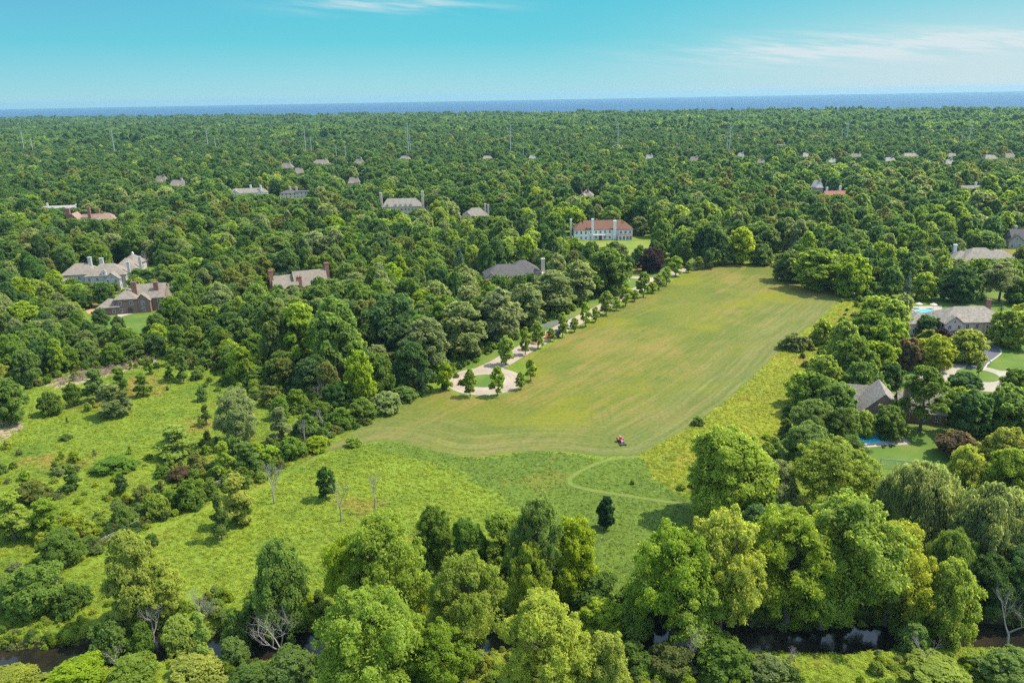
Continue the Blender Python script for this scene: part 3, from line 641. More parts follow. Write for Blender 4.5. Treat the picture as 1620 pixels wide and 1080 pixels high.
house('brick_manor', 'red brick manor with steep reddish roofs and tall chimneys', 143, 361, BRED, shingle('reddish_shingle', (.24, .15, .11), (.33, .22, .17)), [(-10, 2, 10, 12, 5.6, 6.0, 'gy'), (2, 3, 14, 10, 5.0, 5.0, 'gx'), (13, 1, 16, 13, 5.4, 5.6, 'hip')], [(-14, 0, 3.4, 1.8, 0, 15.0), (1, 0, 2.0, 1.6, 0, 15.5), (6, 5, 1.4, 1.2, 3, 12.8)], rot=8, keep=(103, 325, 180, 346), cat='mansion', mark='red brick manor')
house('roadside_house', 'small tan gabled house with red chimneys in mid woods', 927, 322, TAN, RTAN, [(0, 6, 11, 10, 6.2, 5.0, 'hip'), (-1, -8, 9, 10, 4.4, 5.0, 'gy')], [(1, 4, 1.4, 1.2, 5, 13.5), (-3, -6, 1.2, 1.2, 3, 11.5)], rot=-12, keep=(914, 287, 936, 310), mark='small tan gabled house', cmat=BRED)
house('red_roofed_house', 'low house with bright red roof and two white chimneys', 1320, 321, WHITE, plain('red_roofing', (.26, .095, .06), .8, .2, .2, 1.0), [(0, 0, 19, 11, 5.2, 4.6, 'gx'), (11, 3, 12, 9, 5.0, 3.4, 'gx')], [(-7, 1, 1.6, 1.4, 4, 12.6), (5, 3, 1.6, 1.4, 4, 13.2), (14, 4, 1.3, 1.2, 4, 11.8)], rot=2, keep=(1305, 293, 1333, 307), mark='bright red roofed house')
house('white_house', 'white house half hidden behind broad dark trees', 1534, 314, WHITE, RGREY, [(0, 0, 18, 10, 6.4, 4.4, 'gx'), (-5, -5, 7, 5, 6, 3.2, 'gy')], [(4, 1, 1.4, 1.3, 5, 13.0)], rot=0, keep=(1520, 284, 1547, 298), mark='white house behind dark trees')
house('grey_hipped_house', 'house with broad grey hipped roof and a white chimney', 1551, 424, GREYW, RGREY, [(-1, 2, 20, 14, 5.0, 5.4, 'hip'), (10, 5, 15, 12, 4.6, 4.4, 'hip'), (-9, 4, 12, 12, 4.6, 4.0, 'hip'), (3, -6, 7, 4, 4.6, 2.2, 'hip')], [(-11.5, 6, 1.6, 1.4, 0, 11.0)], rot=-6, keep=(1509, 379, 1590, 408), mark='grey hipped house', cmat=WHITE)
house('slate_roofed_house', 'dark slate roofed house at the right picture edge', 1622, 390, GREYW, RDARK, [(0, 0, 20, 13, 4.5, 5.6, 'gx'), (-8, -4, 8, 6, 4.2, 3.6, 'gy')], [(-6, 2, 1.3, 1.3, 3, 11.4)], rot=-10, keep=(1596, 360, 1640, 386), mark='dark slate roofed house')
house('pool_house', 'brown brick house with steep shingled roof and one tall chimney above the pool', 1404, 668, BBROWN, RGREY, [(-2, 3, 12, 12, 3.4, 6.0, 'gy'), (-7, 9.5, 8, 7, 3.4, 3.8, 'gx'), (9, 6, 12, 9, 3.2, 4.2, 'gx'), (24, 2, 8, 7, 3.0, 3.6, 'hip')], [(3.6, -2.0, 1.7, 1.5, 0, 12.0)], rot=-16, keep=(1360, 604, 1416, 652), mark='brown house above the pool', cmat=brick('tan_brick', (.33, .20, .12), (.27, .16, .10), (.35, .30, .24)))
FAR_RED = plain('far_brick', (.36, .20, .15), .9, .1, .15, .2); FARROOF = [RGREY, RTAN, RWHITE, RDARK]
ORD = ['first', 'second', 'third', 'fourth', 'fifth', 'sixth', 'seventh', 'eighth', 'ninth', 'tenth', 'eleventh', 'twelfth', 'thirteenth', 'fourteenth', 'fifteenth', 'sixteenth', 'seventeenth', 'eighteenth', 'nineteenth', 'twentieth'] + ['twenty-' + o for o in ('first', 'second', 'third', 'fourth', 'fifth', 'sixth', 'seventh', 'eighth', 'ninth')] + ['thirtieth'] + ['thirty-' + o for o in ('first', 'second', 'third', 'fourth', 'fifth', 'sixth', 'seventh', 'eighth', 'ninth')] + ['fortieth']
FARH = [(257, 287, 19, 1), (284, 294, 26, 1), (455, 265, 22, 1), (474, 273, 17, 1), (510, 258, 31, 1), (561, 291, 20, 1), (569, 257, 16, 1), (641, 251, 21, 0), (771, 250, 21, 0), (842, 250, 15, 2), (1027, 250, 14, 2), (1098, 254, 17, 0), (1171, 247, 14, 2), (1235, 229, 20, 1), (1203, 257, 14, 0), (1273, 247, 12, 2), (1315, 256, 11, 2), (1353, 247, 22, 1), (1406, 254, 18, 2), (1437, 247, 28, 0), (1504, 246, 20, 0), (1563, 251, 22, 0), (1594, 249, 19, 1), (1446, 217, 18, 1), (845, 208, 13, 2), (885, 194, 12, 2), (943, 191, 9, 2), (1291, 301, 14, 2), (396, 232, 10, 2), (1169, 218, 9, 2), (1555, 210, 10, 2), (700, 204, 9, 1), (1068, 232, 12, 1), (1500, 258, 8, 2)]
FARH.sort(key=lambda q: q[0])
for i, (u, vm, wpx, c) in enumerate(FARH):
    x, y = G(u, vm + 9 * 1000 / 1000 * (12 / max(8, (vm - 150) * .12 + 4)) + 3); dist = math.hypot(x, y); w = wpx * dist / FPX
    w = min(max(w * .85, 10), 30); root = empty('distant_house', (x, y, 0), R(rnd.uniform(-14, 14)), None, 'house', 'houses scattered far off in the woods')
    setp(root, '%s far-off house, %s from the left among the small distant roofs' % (('grey roofed', 'tan roofed', 'white roofed', 'dark roofed')[c], ORD[i]))
    h = 6.0 + rnd.random() * 1.5; wl_ = MB(); rf = MB(); d = min(13, w * .55)
    wl_.box(-w / 2, w / 2, -d / 2, d / 2, 0, h); rf.hip(-w / 2, w / 2, -d / 2, d / 2, h, 4.6 + rnd.random() * 1.5, inset=d * rnd.uniform(.3, .55))
    q = w * rnd.uniform(-.3, .3); wl_.box(q - 3, q + 3, -d / 2 - 2, -d / 2, 0, h - .4); rf.hip(q - 3, q + 3, -d / 2 - 2, -d / 2 + 2, h - .4, 2.6)
    wl_.build('wall', (TAN, WHITE, CREAM)[i % 3], root); ro = rf.build('roof', FARROOF[c], root)
    m = MB(); chimney(m, w * .25, 0, 1.4, 1.2, h, h + 6.6); m.build('chimney', (BRED, CREAM)[i % 2], ro)
    for k in range(int(w / 4)): add_window(root, -w / 2 + 2 + k * 4, -d / 2, h * .7, 0) if abs(-w / 2 + 2 + k * 4 - q) > 3.6 else None
    KEEP.append(((u - wpx * .36, vm - 4, u + wpx * .36, vm + .5), y)); FOOT.append(((x, y), w * .5 + 3, d * .5 + 3))
for i, (u, vm, wpx, hh, mt, lb) in enumerate([(33, 211, 30, 7, FAR_RED, 'low brick school block far left, leftmost of the flat roofed blocks'), (83, 209, 20, 8, FAR_RED, 'low brick block between the two school wings far left'), (112, 207, 32, 8, CREAM, 'long pale flat roofed block far left'), (152, 206, 20, 10, FAR_RED, 'dark red flat roofed block far left'), (234, 207, 24, 9, FAR_RED, 'pinkish brick block apart to the right of the flat roofed blocks')]):
    x, y = G(u, vm + 2.5); w = wpx * y / FPX / .85; root = empty('school_block', (x, y, 0), R(8), lb, 'building', 'flat roofed blocks far left')
    m = MB(); m.box(-w / 2, w / 2, -9, 9, 0, hh + 5); m.build('wall', mt, root); m = MB(); m.box(-w / 2 - .5, w / 2 + .5, -9.5, 9.5, hh + 5, hh + 5.8); m.build('roof', RWHITE, root)
    for k in range(int(w / 6)): add_window(root, -w / 2 + 3 + k * 6, -9, hh + 2, 0, 2.2, 1.6)
    KEEP.append(((u - wpx * .5, vm - 3, u + wpx * .5, vm + 2), y)); FOOT.append(((x, y), w / 2 + 4, 14))
# ------------------------------------------------------------------ transmission poles
POLES = [(41, 207, 243, 1.0), (55, 219, 247, .55), (183.5, 203, 246, 1.0), (331, 203, 238, .9), (343, 219, 240, .55), (485, 199, 243, 1.0), (494, 217, 245, .6), (533.5, 231, 255, .5), (548, 229, 254, .5), (647, 196, 246, 1.05), (650, 213, 246, .65), (808, 198, 247, 1.0), (828, 226, 250, .45), (977, 197, 243, .9), (1153, 195, 243, 1.0), (1149, 217, 244, .55), (1338, 192, 226, .8), (1330, 204, 228, .55), (1531, 188, 230, .8), (1519, 205, 232, .6)]
POLES.sort()
for i, (u, vt, vb, s) in enumerate(POLES):
    x, y = G(u, vb + 8); dist = math.hypot(x, y); hgt = 20.0
    for _ in range(60):
        if PR(x, y, hgt)[1] > vt: hgt += 1.0
    root = empty('transmission_pole', (x, y, 0), R(-16), '%s pale steel transmission pole, %s from the left along the skyline' % ('tall' if s > .7 else 'slim short', ORD[i]), 'power pole', 'transmission poles beyond the woods')
    m = MB(); m.tube([(0, 0, 0), (0, 0, hgt)], [.55 * s ** .5 + .1, .3 * s ** .5 + .08], 8); m.build('pole', STEEL, root)
    for k, zz in enumerate((.97, .87, .77) if s > .7 else (.95,)):
        m = MB(); a = 4.2 * s * (1 + .2 * (k == 1)); z = hgt * zz
        m.tube([(-a, 0, z + .9), (0, 0, z), (a, 0, z + .9)], [.1, .2, .1], 6); ar = m.build('cross_arm', STEEL, root)
        m = MB(); [m.tube([(q, 0, z + .9), (q, 0, z - 1.3)], .16, 6) for q in (-a, a)]; m.build('insulator', DARKP, ar)
    KEEP.append(((u - 1.5, vt, u + 1.5, vb - 8), y)); FOOT.append(((x, y), 3, 3))
# ------------------------------------------------------------------ rail fence
fl_ = pts([(150, 866), (225, 826), (300, 786), (370, 757), (410, 741), (470, 713), (525, 688), (565, 667), (605, 647), (640, 630), (672, 612)])
fp = []; L = 0
seg = np.hypot(*np.diff(fl_, axis=0).T); cum = np.concatenate([[0], np.cumsum(seg)]); nf = min(100, int(cum[-1] / 2.6))
fo = fl_[0]; root = empty('rail_fence', (fo[0], fo[1], 0), 0, 'weathered post and rail fence along the left edge of the mown field', 'fence'); MARK['rail fence'] = tuple(fl_[5])
P_ = np.array([[np.interp(t, cum, fl_[:, 0]), np.interp(t, cum, fl_[:, 1])] for t in np.linspace(0, cum[-1], nf)])
m = MB(); m.box(-.08, .08, -.08, .08, -.2, 1.25); pm = m.mesh('post', TIMBER)
for x, y in P_: o = link('post', pm, root); o.location = (x - fo[0], y - fo[1], gz(x, y))
for z in (.45, .80, 1.12):
    m = MB()
    for a, b in zip(P_[:-1], P_[1:]): m.tube([(a[0] - fo[0], a[1] - fo[1], z + gz(*a)), (b[0] - fo[0], b[1] - fo[1], z + gz(*b))], .055, 5)
    m.build('rail', TIMBER, root)
# ------------------------------------------------------------------ pools, goal
POOLB = plain('pool_water', (.06, .58, .78), .08, .5, .08, .6)
def pool(u, v, w, d, rz, label, mark):
    x, y = G(u, v); root = empty('swimming_pool', (x, y, 0), R(rz), label, 'pool'); MARK[mark] = (x, y)
    m = MB(); e = .7
    for a in ((-w - e, w + e, -d - e, -d), (-w - e, w + e, d, d + e), (-w - e, -w, -d, d), (w, w + e, -d, d)): m.box(*a, .02, .3)
    m.build('coping', MPATIO, root); m = MB(); m.box(-w, w, -d, d, .02, .2); m.build('water', POOLB, root)
    FOOT.append(((x, y), max(w, d) + 5, max(w, d) + 4)); KEEP.append(((PR(x - w * .7, y, 0)[0], PR(x, y + d, 0)[1], PR(x + w, y, 0)[0], PR(x, y - d, 0)[1]), y)); return x, y
px_, py_ = pool(1374, 690, 5.2, 4.6, 8, 'bright blue pool below the brown brick house', 'blue pool')
sheet('patio', np.array([(px_ - 8, py_ - 7.5), (px_ + 9, py_ - 5.5), (px_ + 10, py_ + 15), (px_ - 6, py_ + 15)]), .05, MPATIO, 'stone patio round the blue pool')
for i, (qx, qy) in enumerate([(px_ + 1.0, py_ - 6.9), (px_ + 3.0, py_ - 6.7)]):
    root = empty('deck_chair', (qx, qy, .05), R(180 + 8), '%s of two dark deck chairs at the near end of the pool' % ('left' if i == 0 else 'right'), 'deck chair', 'deck chairs by the pool')
    m = MB(); m.box(-.35, .35, -.5, .5, .32, .40); m.build('seat', DARKP, root); m = MB(); m.box(-.35, .35, -.04, .04, 0, .8, Matrix.Translation((0, .5, .38)) @ Matrix.Rotation(R(-25), 4, 'X')); m.build('backrest', DARKP, root)
    for sx in (-.3, .3):
        for sy in (-.45, .45): m = MB(); m.box(sx - .03, sx + .03, sy - .03, sy + .03, 0, .32); m.build('leg', STEEL, root)
pool(1463, 492.5, 4.0, 1.9, 0, 'pale turquoise pool behind the left wing of the pink brick house', 'turquoise pool')
sheet('patio', np.array([G(1440, 503), G(1492, 500), G(1490, 483), G(1445, 485)]), .04, MPATIO, 'pale patio round the turquoise pool')
gx_, gy_ = G(1417, 741); root = empty('football_goal', (gx_, gy_, 0), R(-14), 'dark framed football goal with net on the back lawn', 'goal'); MARK['football goal'] = (gx_, gy_)
m = MB(); w = 3.6
m.tube([(-w, 0, 0), (-w, 0, 2.3), (w, 0, 2.3), (w, 0, 0)], .12, 8); m.tube([(-w, 0, 2.3), (-w, 1.8, 0), (w, 1.8, 0), (w, 0, 2.3)], .07, 6); m.build('frame', plain('goal_paint', (.10, .14, .14), .5, .5), root)
m = MB()
for k in range(15): q = -w + k * 2 * w / 14; m.tube([(q, .02, 2.28), (q, 1.78, .02)], .018, 3)
for k in range(7): t = k / 6; m.tube([(-w, .02 + 1.76 * t, 2.28 - 2.26 * t), (w, .02 + 1.76 * t, 2.28 - 2.26 * t)], .018, 3)
m.build('net', WHITE, root); KEEP.append(((1403, 722, 1434, 736), gy_))
bx_, by_ = G(1562, 577); m = MB(); m.tube([(0, 0, 0), (0, 0, 1.0)], .1, 6); m.box(-.25, .25, -.35, .35, 1.0, 1.5); o = m.build('mailbox', WHITE); o.location = (bx_ + 1, by_, 0); setp(o, 'small white mailbox at the mouth of the asphalt drive', 'mailbox')
for i, (u, v) in enumerate([(1453, 488), (1476, 489)]):
    x, y = G(u, v); root = empty('patio_umbrella', (x, y, 0), 0, 'cream patio umbrella at the %s end of the turquoise pool' % ('left', 'right')[i], 'umbrella', 'umbrellas by the turquoise pool')
    m = MB(); m.tube([(0, 0, 0), (0, 0, 2.7)], .05, 6); m.build('pole', STEEL, root); m = MB(); m.add([(1.5 * math.cos(R(45 * k)), 1.5 * math.sin(R(45 * k)), 2.1) for k in range(8)] + [(0, 0, 2.75)], [(k, (k + 1) % 8, 8) for k in range(8)]); m.build('canopy', CREAM, root)
x, y = G(186, 487); root = empty('patio_umbrella', (x, y, 0), 0, 'dark green patio umbrella before the brown brick house', 'umbrella')
m = MB(); m.tube([(0, 0, 0), (0, 0, 2.8)], .06, 6); m.build('pole', STEEL, root); m = MB(); m.add([(2.1 * math.cos(R(45 * k)), 2.1 * math.sin(R(45 * k)), 2.2) for k in range(8)] + [(0, 0, 2.95)], [(k, (k + 1) % 8, 8) for k in range(8)]); m.build('canopy', plain('green_canvas', (.02, .06, .05)), root)
sheet('patio', pts([(182, 491), (205, 487), (210, 496), (188, 502)]), .05, MPATIO, 'stone terrace before the brown brick house')
# ------------------------------------------------------------------ mower and its driver
SKIN = plain('skin', (.50, .30, .22), .6, .3, .05); SHIRT = plain('pale_shirt', (.55, .50, .44), .9, .1); JEANS = plain('dark_trousers', (.05, .06, .10), .9, .1); HAT = plain('straw_hat', (.62, .54, .34), .9, .1)
MX, MY = G(982, 699.5); MZ = .06
mw = empty('tractor_mower', (MX, MY, MZ), R(12), 'red tractor mower with wide deck on the mown field', 'tractor', None); MARK['red tractor mower'] = (MX, MY); mw.scale = (.8, .8, .8)
m = MB(); m.box(-.45, .45, -1.55, -.1, .62, 1.22); m.build('hood', REDP, mw, bevel=.12)
m = MB(); m.box(-.34, .34, -1.62, -1.5, .66, 1.12); m.build('grille', WHITE, mw, bevel=.04)
for sx in (-.27, .27): m = MB(); m.ball((sx, -1.62, 1.0), (.09, .05, .08), 8, 5); m.build('headlight', WHITE, mw)
m = MB(); m.box(-.4, .4, -.2, 1.3, .5, .8); m.build('chassis', DARKP, mw, bevel=.05)
for sx in (-1, 1):
    m = MB(); m.tube([(sx * .78 + k, .75, .72) for k in (-.24, .24)], .72, 20); wh = m.build('rear_wheel', RUBBER, mw, bevel=.06); m = MB(); m.tube([(sx * .78 + k, .75, .72) for k in (-.26, .26)], .36, 14); m.build('rim', REDP, wh)
    m = MB(); m.tube([(sx * .58 + k, -1.25, .4) for k in (-.13, .13)], .4, 16); wh = m.build('front_wheel', RUBBER, mw, bevel=.04); m = MB(); m.tube([(sx * .58 + k, -1.25, .4) for k in (-.145, .145)], .2, 12); m.build('rim', REDP, wh)
    m = MB()
    for k in range(6):
        a, b = R(20 + 25 * k), R(45 + 25 * k)
        m.add([(sx * .78 + q, .75 + math.cos(t) * r, .72 + math.sin(t) * r) for t in (a, b) for r in (.80, .84) for q in (-.27, .27)], [(0, 1, 5, 4), (2, 6, 7, 3), (0, 2, 3, 1), (4, 5, 7, 6), (0, 4, 6, 2), (1, 3, 7, 5)])
    m.build('fender', REDP, mw)
m = MB(); m.box(-1.2, 1.2, -2.7, -1.75, .18, .42); m.build('mower_deck', DARKP, mw, bevel=.06)
for sx in (-.85, .85): m = MB(); m.tube([(sx - .09, -2.92, .2), (sx + .09, -2.92, .2)], .2, 12); m.build('caster', RUBBER, mw)
m = MB(); m.tube([(-.3, -1.5, .5), (-.3, -2.3, .45)], .06, 6); m.tube([(.3, -1.5, .5), (.3, -2.3, .45)], .06, 6); m.build('lift_arm', REDP, mw)
m = MB(); m.box(-.28, .28, .35, .85, .95, 1.08); m.box(-.28, .28, .82, .95, 1.06, 1.5); m.box(-.2, .2, .45, .75, .8, .95); m.build('seat', DARKP, mw, bevel=.05)
m = MB(); m.tube([(0, -.1, 1.1), (0, .12, 1.42)], .04, 6); m.tube([(.2 * math.cos(t), .12 + .2 * math.sin(t) * .5, 1.42 + .2 * math.sin(t) * .3) for t in np.linspace(0, 2 * math.pi, 15)], .025, 5); m.build('steering_wheel', DARKP, mw)
def skin_body(name, joints, edges, mat, parent, sub=2):
    me = bpy.data.meshes.new(name); me.from_pydata([j[0] for j in joints], edges, []); me.materials.append(mat); o = link(name, me, parent)
    o.modifiers.new('skin', 'SKIN'); s = o.modifiers.new('sub', 'SUBSURF'); s.levels = s.render_levels = sub
    for d_, j in zip(me.skin_vertices[0].data, joints): d_.radius = (j[1], j[1] * (j[2] if len(j) > 2 else 1))
    me.skin_vertices[0].data[0].use_root = True; return o
pe = empty('person', (MX, MY, MZ), R(12), 'person in pale shirt and straw hat driving the red tractor mower', 'person'); pe.scale = (.83, .83, .83); pe.location.y += .02
J = [((0, .58, 1.20), .17, .8), ((0, .60, 1.42), .16, .75), ((0, .58, 1.64), .18, .7), ((0, .56, 1.76), .075), ((0, .53, 1.86), .085), ((0, .52, 1.97), .10),
     ((.20, .57, 1.66), .07), ((.29, .38, 1.46), .052), ((.20, .16, 1.46), .04), ((-.20, .57, 1.66), .07), ((-.29, .38, 1.46), .052), ((-.20, .16, 1.46), .04),
     ((.12, .50, 1.17), .11), ((.20, .08, 1.20), .08), ((.20, -.02, .84), .06), ((.20, -.16, .80), .05), ((-.12, .50, 1.17), .11), ((-.20, .08, 1.20), .08), ((-.20, -.02, .84), .06), ((-.20, -.16, .80), .05)]
E = [(0, 1), (1, 2), (2, 3), (3, 4), (4, 5), (2, 6), (6, 7), (7, 8), (2, 9), (9, 10), (10, 11), (0, 12), (12, 13), (13, 14), (14, 15), (0, 16), (16, 17), (17, 18), (18, 19)]
for sx, wv in ((1, 8), (-1, 11)):
    for k in range(5):
        b = len(J); ang = R(-30 + 15 * k); base = Vector((sx * .20, .16, 1.46)); L = (.045, .075, .085, .08, .06)[k]
        d1 = Vector((-sx * math.sin(ang) * .6, -.5, math.cos(ang) * .3)).normalized()
        J += [(tuple(base + d1 * .05 + Vector((-sx * (k - 2) * .018, 0, 0))), .011), (tuple(base + d1 * (.05 + L * .6) + Vector((-sx * (k - 2) * .02, 0, .01))), .010), (tuple(base + d1 * (.05 + L * .7) + Vector((-sx * (k - 2) * .02, .02, -.04))), .009)]
        E += [(wv, b), (b, b + 1), (b + 1, b + 2)]
skin_body('body', J, E, SKIN, pe)
skin_body('shirt', [((0, .58, 1.20), .20, .8), ((0, .60, 1.42), .185, .78), ((0, .58, 1.66), .20, .74), ((.21, .57, 1.66), .085), ((.28, .42, 1.51), .075), ((-.21, .57, 1.66), .085), ((-.28, .42, 1.51), .075)], [(0, 1), (1, 2), (2, 3), (3, 4), (2, 5), (5, 6)], SHIRT, pe)
skin_body('trousers', [((0, .56, 1.20), .19, .85), ((.12, .48, 1.17), .125), ((.20, .08, 1.20), .10), ((.20, -.02, .90), .08), ((-.12, .48, 1.17), .125), ((-.20, .08, 1.20), .10), ((-.20, -.02, .90), .08)], [(0, 1), (1, 2), (2, 3), (0, 4), (4, 5), (5, 6)], JEANS, pe)
m = MB(); m.tube([(0, .52, 2.02), (0, .52, 2.05)], .24, 18); m.tube([(0, .52, 2.05), (0, .52, 2.14), (0, .52, 2.17)], [.13, .11, .05], 14); m.build('hat', HAT, pe)
m = MB(); m.tube([(0, .42, 1.97), (0, .395, 1.93)], [.012, .022], 6); m.build('nose', SKIN, pe)
for sx in (-.04, .04): m = MB(); m.ball((sx, .425, 1.965), .014, 6, 4); m.build('eye', DARKP, pe)
m = MB(); m.box(-.035, .035, .418, .43, 1.885, 1.897); m.build('mouth', REDP, pe)
for sx in (-.105, .105): m = MB(); m.ball((sx, .53, 1.95), (.02, .03, .045), 6, 5); m.build('ear', SKIN, pe)
# ------------------------------------------------------------------ vehicles on the driveway
def wheels(root, xs, ys, r):
    for x in xs:
        for y in ys: m = MB(); m.tube([(x - .12, y, r), (x + .12, y, r)], r, 16); wh = m.build('wheel', RUBBER, root); m = MB(); m.tube([(x - .13, y, r), (x + .13, y, r)], r * .55, 12); m.build('rim', STEEL, wh)
def prism(m, prof, w, w2=None):
    n = len(prof); w2 = w2 or [w] * n
    m.add([(-q, a, b) for (a, b), q in zip(prof, w2)] + [(q, a, b) for (a, b), q in zip(prof, w2)], [tuple(range(n)), tuple(range(2 * n - 1, n - 1, -1))] + [(i, n + i, n + (i + 1) % n, (i + 1) % n)[::-1] for i in range(n)])
def drive_dir(x, y):
    i = int(np.argmin(np.hypot(*(DRV - np.array((x, y))).T))); i = min(max(i, 1), len(DRV) - 2); d = DRV[i + 1] - DRV[i - 1]; return math.atan2(d[1], d[0]) - math.pi / 2
def at_drive(u, v, dz=.08):
    x, y = G(u, v); return (x, y, dz), drive_dir(x, y)
def pickup(u, v, paint, label):
    l, a = at_drive(u, v); r = empty('pickup_truck', l, a + math.pi, label, 'pickup truck')
    m = MB(); prism(m, [(-2.7, .45), (-2.7, 1.0), (-1.3, 1.12), (2.75, 1.12), (2.75, .45)], .95); m.build('body', paint, r, bevel=.08)
    m = MB(); prism(m, [(-1.25, 1.1), (-.6, 1.8), (.9, 1.82), (1.05, 1.1)], .9, [.92, .78, .78, .92]); m.build('cab', paint, r, bevel=.06)
    m = MB(); prism(m, [(-1.22, 1.2), (-.68, 1.72), (-.62, 1.72), (-1.12, 1.2)], .76); m.build('windscreen', GLASS, r)
    for sx in (-1, 1): m = MB(); m.box(sx * .86 - .03, sx * .86 + .03, -.7, .8, 1.2, 1.65); m.build('side_window', GLASS, r); m = MB(); m.box(sx * .7 - .14, sx * .7 + .14, -2.75, -2.66, .72, .9); m.build('headlight', WHITE, r)
    m = MB(); m.box(-.8, .8, 1.1, 2.65, 1.115, 1.16); m.build('bed', DARKP, r); wheels(r, (-.86, .86), (-1.75, 1.75), .38); MARK['white pickup truck'] = l[:2]; return l
def car(u, v, paint, label):
    l, a = at_drive(u, v); r = empty('parked_car', l, a + math.pi, label, 'car')
    m = MB(); prism(m, [(-2.2, .35), (-2.25, .75), (-1.1, .98), (2.1, 1.0), (2.25, .7), (2.2, .35)], .88); m.build('body', paint, r, bevel=.1)
    m = MB(); prism(m, [(-1.1, .97), (-.35, 1.48), (1.2, 1.5), (2.0, .99)], .8, [.84, .66, .66, .8]); m.build('roof', paint, r, bevel=.08)
    m = MB(); prism(m, [(-1.08, 1.02), (-.45, 1.44), (-.40, 1.44), (-.98, 1.02)], .66); m.build('windscreen', GLASS, r)
    for sx in (-1, 1): m = MB(); m.box(sx * .77 - .04, sx * .77 + .04, -.5, 1.2, 1.05, 1.36); m.build('side_window', GLASS, r); m = MB(); m.box(sx * .62 - .14, sx * .62 + .14, -2.27, -2.18, .6, .75); m.build('headlight', WHITE, r)
    wheels(r, (-.8, .8), (-1.4, 1.4), .34)
pickup(886.5, 526.5, WHITE, 'white pickup truck parked on the driveway in front of a dark trailer')
l, a = at_drive(881, 529.5); r = empty('box_trailer', (l[0] - .5, l[1] - 3.2, .08), a, 'dark boxy trailer standing behind the white pickup', 'trailer')
m = MB(); m.box(-1.1, 1.1, -1.9, 1.9, .55, 2.5); m.build('box', DARKP, r, bevel=.06); m = MB(); m.tube([(0, 1.9, .5), (0, 3.1, .5)], .06, 6); m.build('tow_bar', STEEL, r); wheels(r, (-1.15, 1.15), (0,), .36)
car(902.5, 519, plain('silver_paint', (.42, .50, .58), .3, .5), 'silver blue car parked on the driveway beyond the white pickup')
l, a = at_drive(867, 535); r = empty('compact_loader', l, a + .5, 'orange compact loader with black tyres parked on the driveway', 'loader'); MARK['orange loader'] = l[:2]
m = MB(); m.box(-.75, .75, -1.2, 1.2, .6, 1.3); m.build('body', ORANGEP, r, bevel=.1)
m = MB(); [m.tube([(sx, sy, 1.3), (sx, sy, 2.3)], .06, 6) for sx in (-.6, .6) for sy in (-.4, .8)]; m.box(-.7, .7, -.5, .9, 2.3, 2.4); m.build('cab_frame', DARKP, r)
m = MB(); [m.tube([(sx, 1.0, 1.4), (sx, -1.0, 1.5), (sx, -1.9, .5)], .09, 6) for sx in (-.85, .85)]; m.build('loader_arm', ORANGEP, r)
m = MB(); prism(m, [(-2.5, .15), (-2.3, .95), (-1.9, .8), (-1.8, .15)], .95); m.build('bucket', ORANGEP, r); wheels(r, (-.85, .85), (-.75, .75), .45)
x, y = G(846, 543); m = MB(); m.ball((0, 0, 0), (1.8, 2.2, 1.2), 12, 8); m.ball((1.3, .8, 0), (1.2, 1.2, .8), 10, 6); o = m.build('mulch_pile', plain('mulch', (.30, .20, .12), .95, .1, .5, 4.0), smooth=True); o.location = (x, y, .05); setp(o, 'low heap of tan mulch on the driveway beside the street trees', 'heap')
KEEP += [((878, 519, 892, 532), 0), ((860, 527, 873, 540), 0)]
x, y = G(698, 603); root = empty('lamp_post', (x, y, 0), 0, 'slim pale pole left of the turning circle', 'pole'); m = MB(); m.tube([(0, 0, 0), (0, 0, 5.5)], [.09, .06], 8); m.build('post', STEEL, root); m = MB(); m.ball((0, 0, 5.6), (.16, .16, .2), 8, 6); m.build('lamp', WHITE, root)
MARK['turning circle'] = CIR; MARK['creek'] = G(930, 1010)
# ------------------------------------------------------------------ trees: shapes
def unit(a): return a / np.maximum(np.linalg.norm(a, axis=1, keepdims=True), 1e-9)
def cards(C, N, size, asp, rg, T=None, fold=.18):
    N = unit(N); r = rg.normal(size=C.shape) if T is None else T + .15 * rg.normal(size=C.shape)
    t = unit(r - (r * N).sum(1, keepdims=True) * N); b = np.cross(N, t); L = np.asarray(size)[:, None]
    A = np.asarray(asp); A = A[:, None] if A.ndim else A
    v = np.stack([C + t * L - N * L * fold, C + b * L * A, C - t * L - N * L * fold, C - b * L * A], 1)
    return v.reshape(-1, 3)
def rdirs(n, rg, zmin=-1.0):
    z = rg.uniform(zmin, 1, n); a = rg.uniform(0, 2 * np.pi, n); r = np.sqrt(1 - z * z)
    return np.stack([r * np.cos(a), r * np.sin(a), z], 1)
PROF = {'egg': lambda t: (.72 + .28 * math.sin(t / .32 * math.pi / 2)) if t < .32 else max(0, 1 - ((t - .32) / .68) ** 2.1) ** .62, 'round': lambda t: math.sqrt(max(0, 1 - (2 * t - 1) ** 2)) * .92 + .08, 'dome': lambda t: max(0, 1 - t ** 2.4) ** .5,
        'upright': lambda t: min(1, .45 + 1.6 * t) * max(0, 1 - t ** 3.2) ** .6, 'pear': lambda t: max(0, 1 - t) ** .72 * min(1, .55 + 3.5 * t),
        'bush': lambda t: max(0, 1 - t * t) ** .5, 'ovoid': lambda t: max(0, math.sin(math.pi * min(1, .16 + .84 * t))) ** .8}
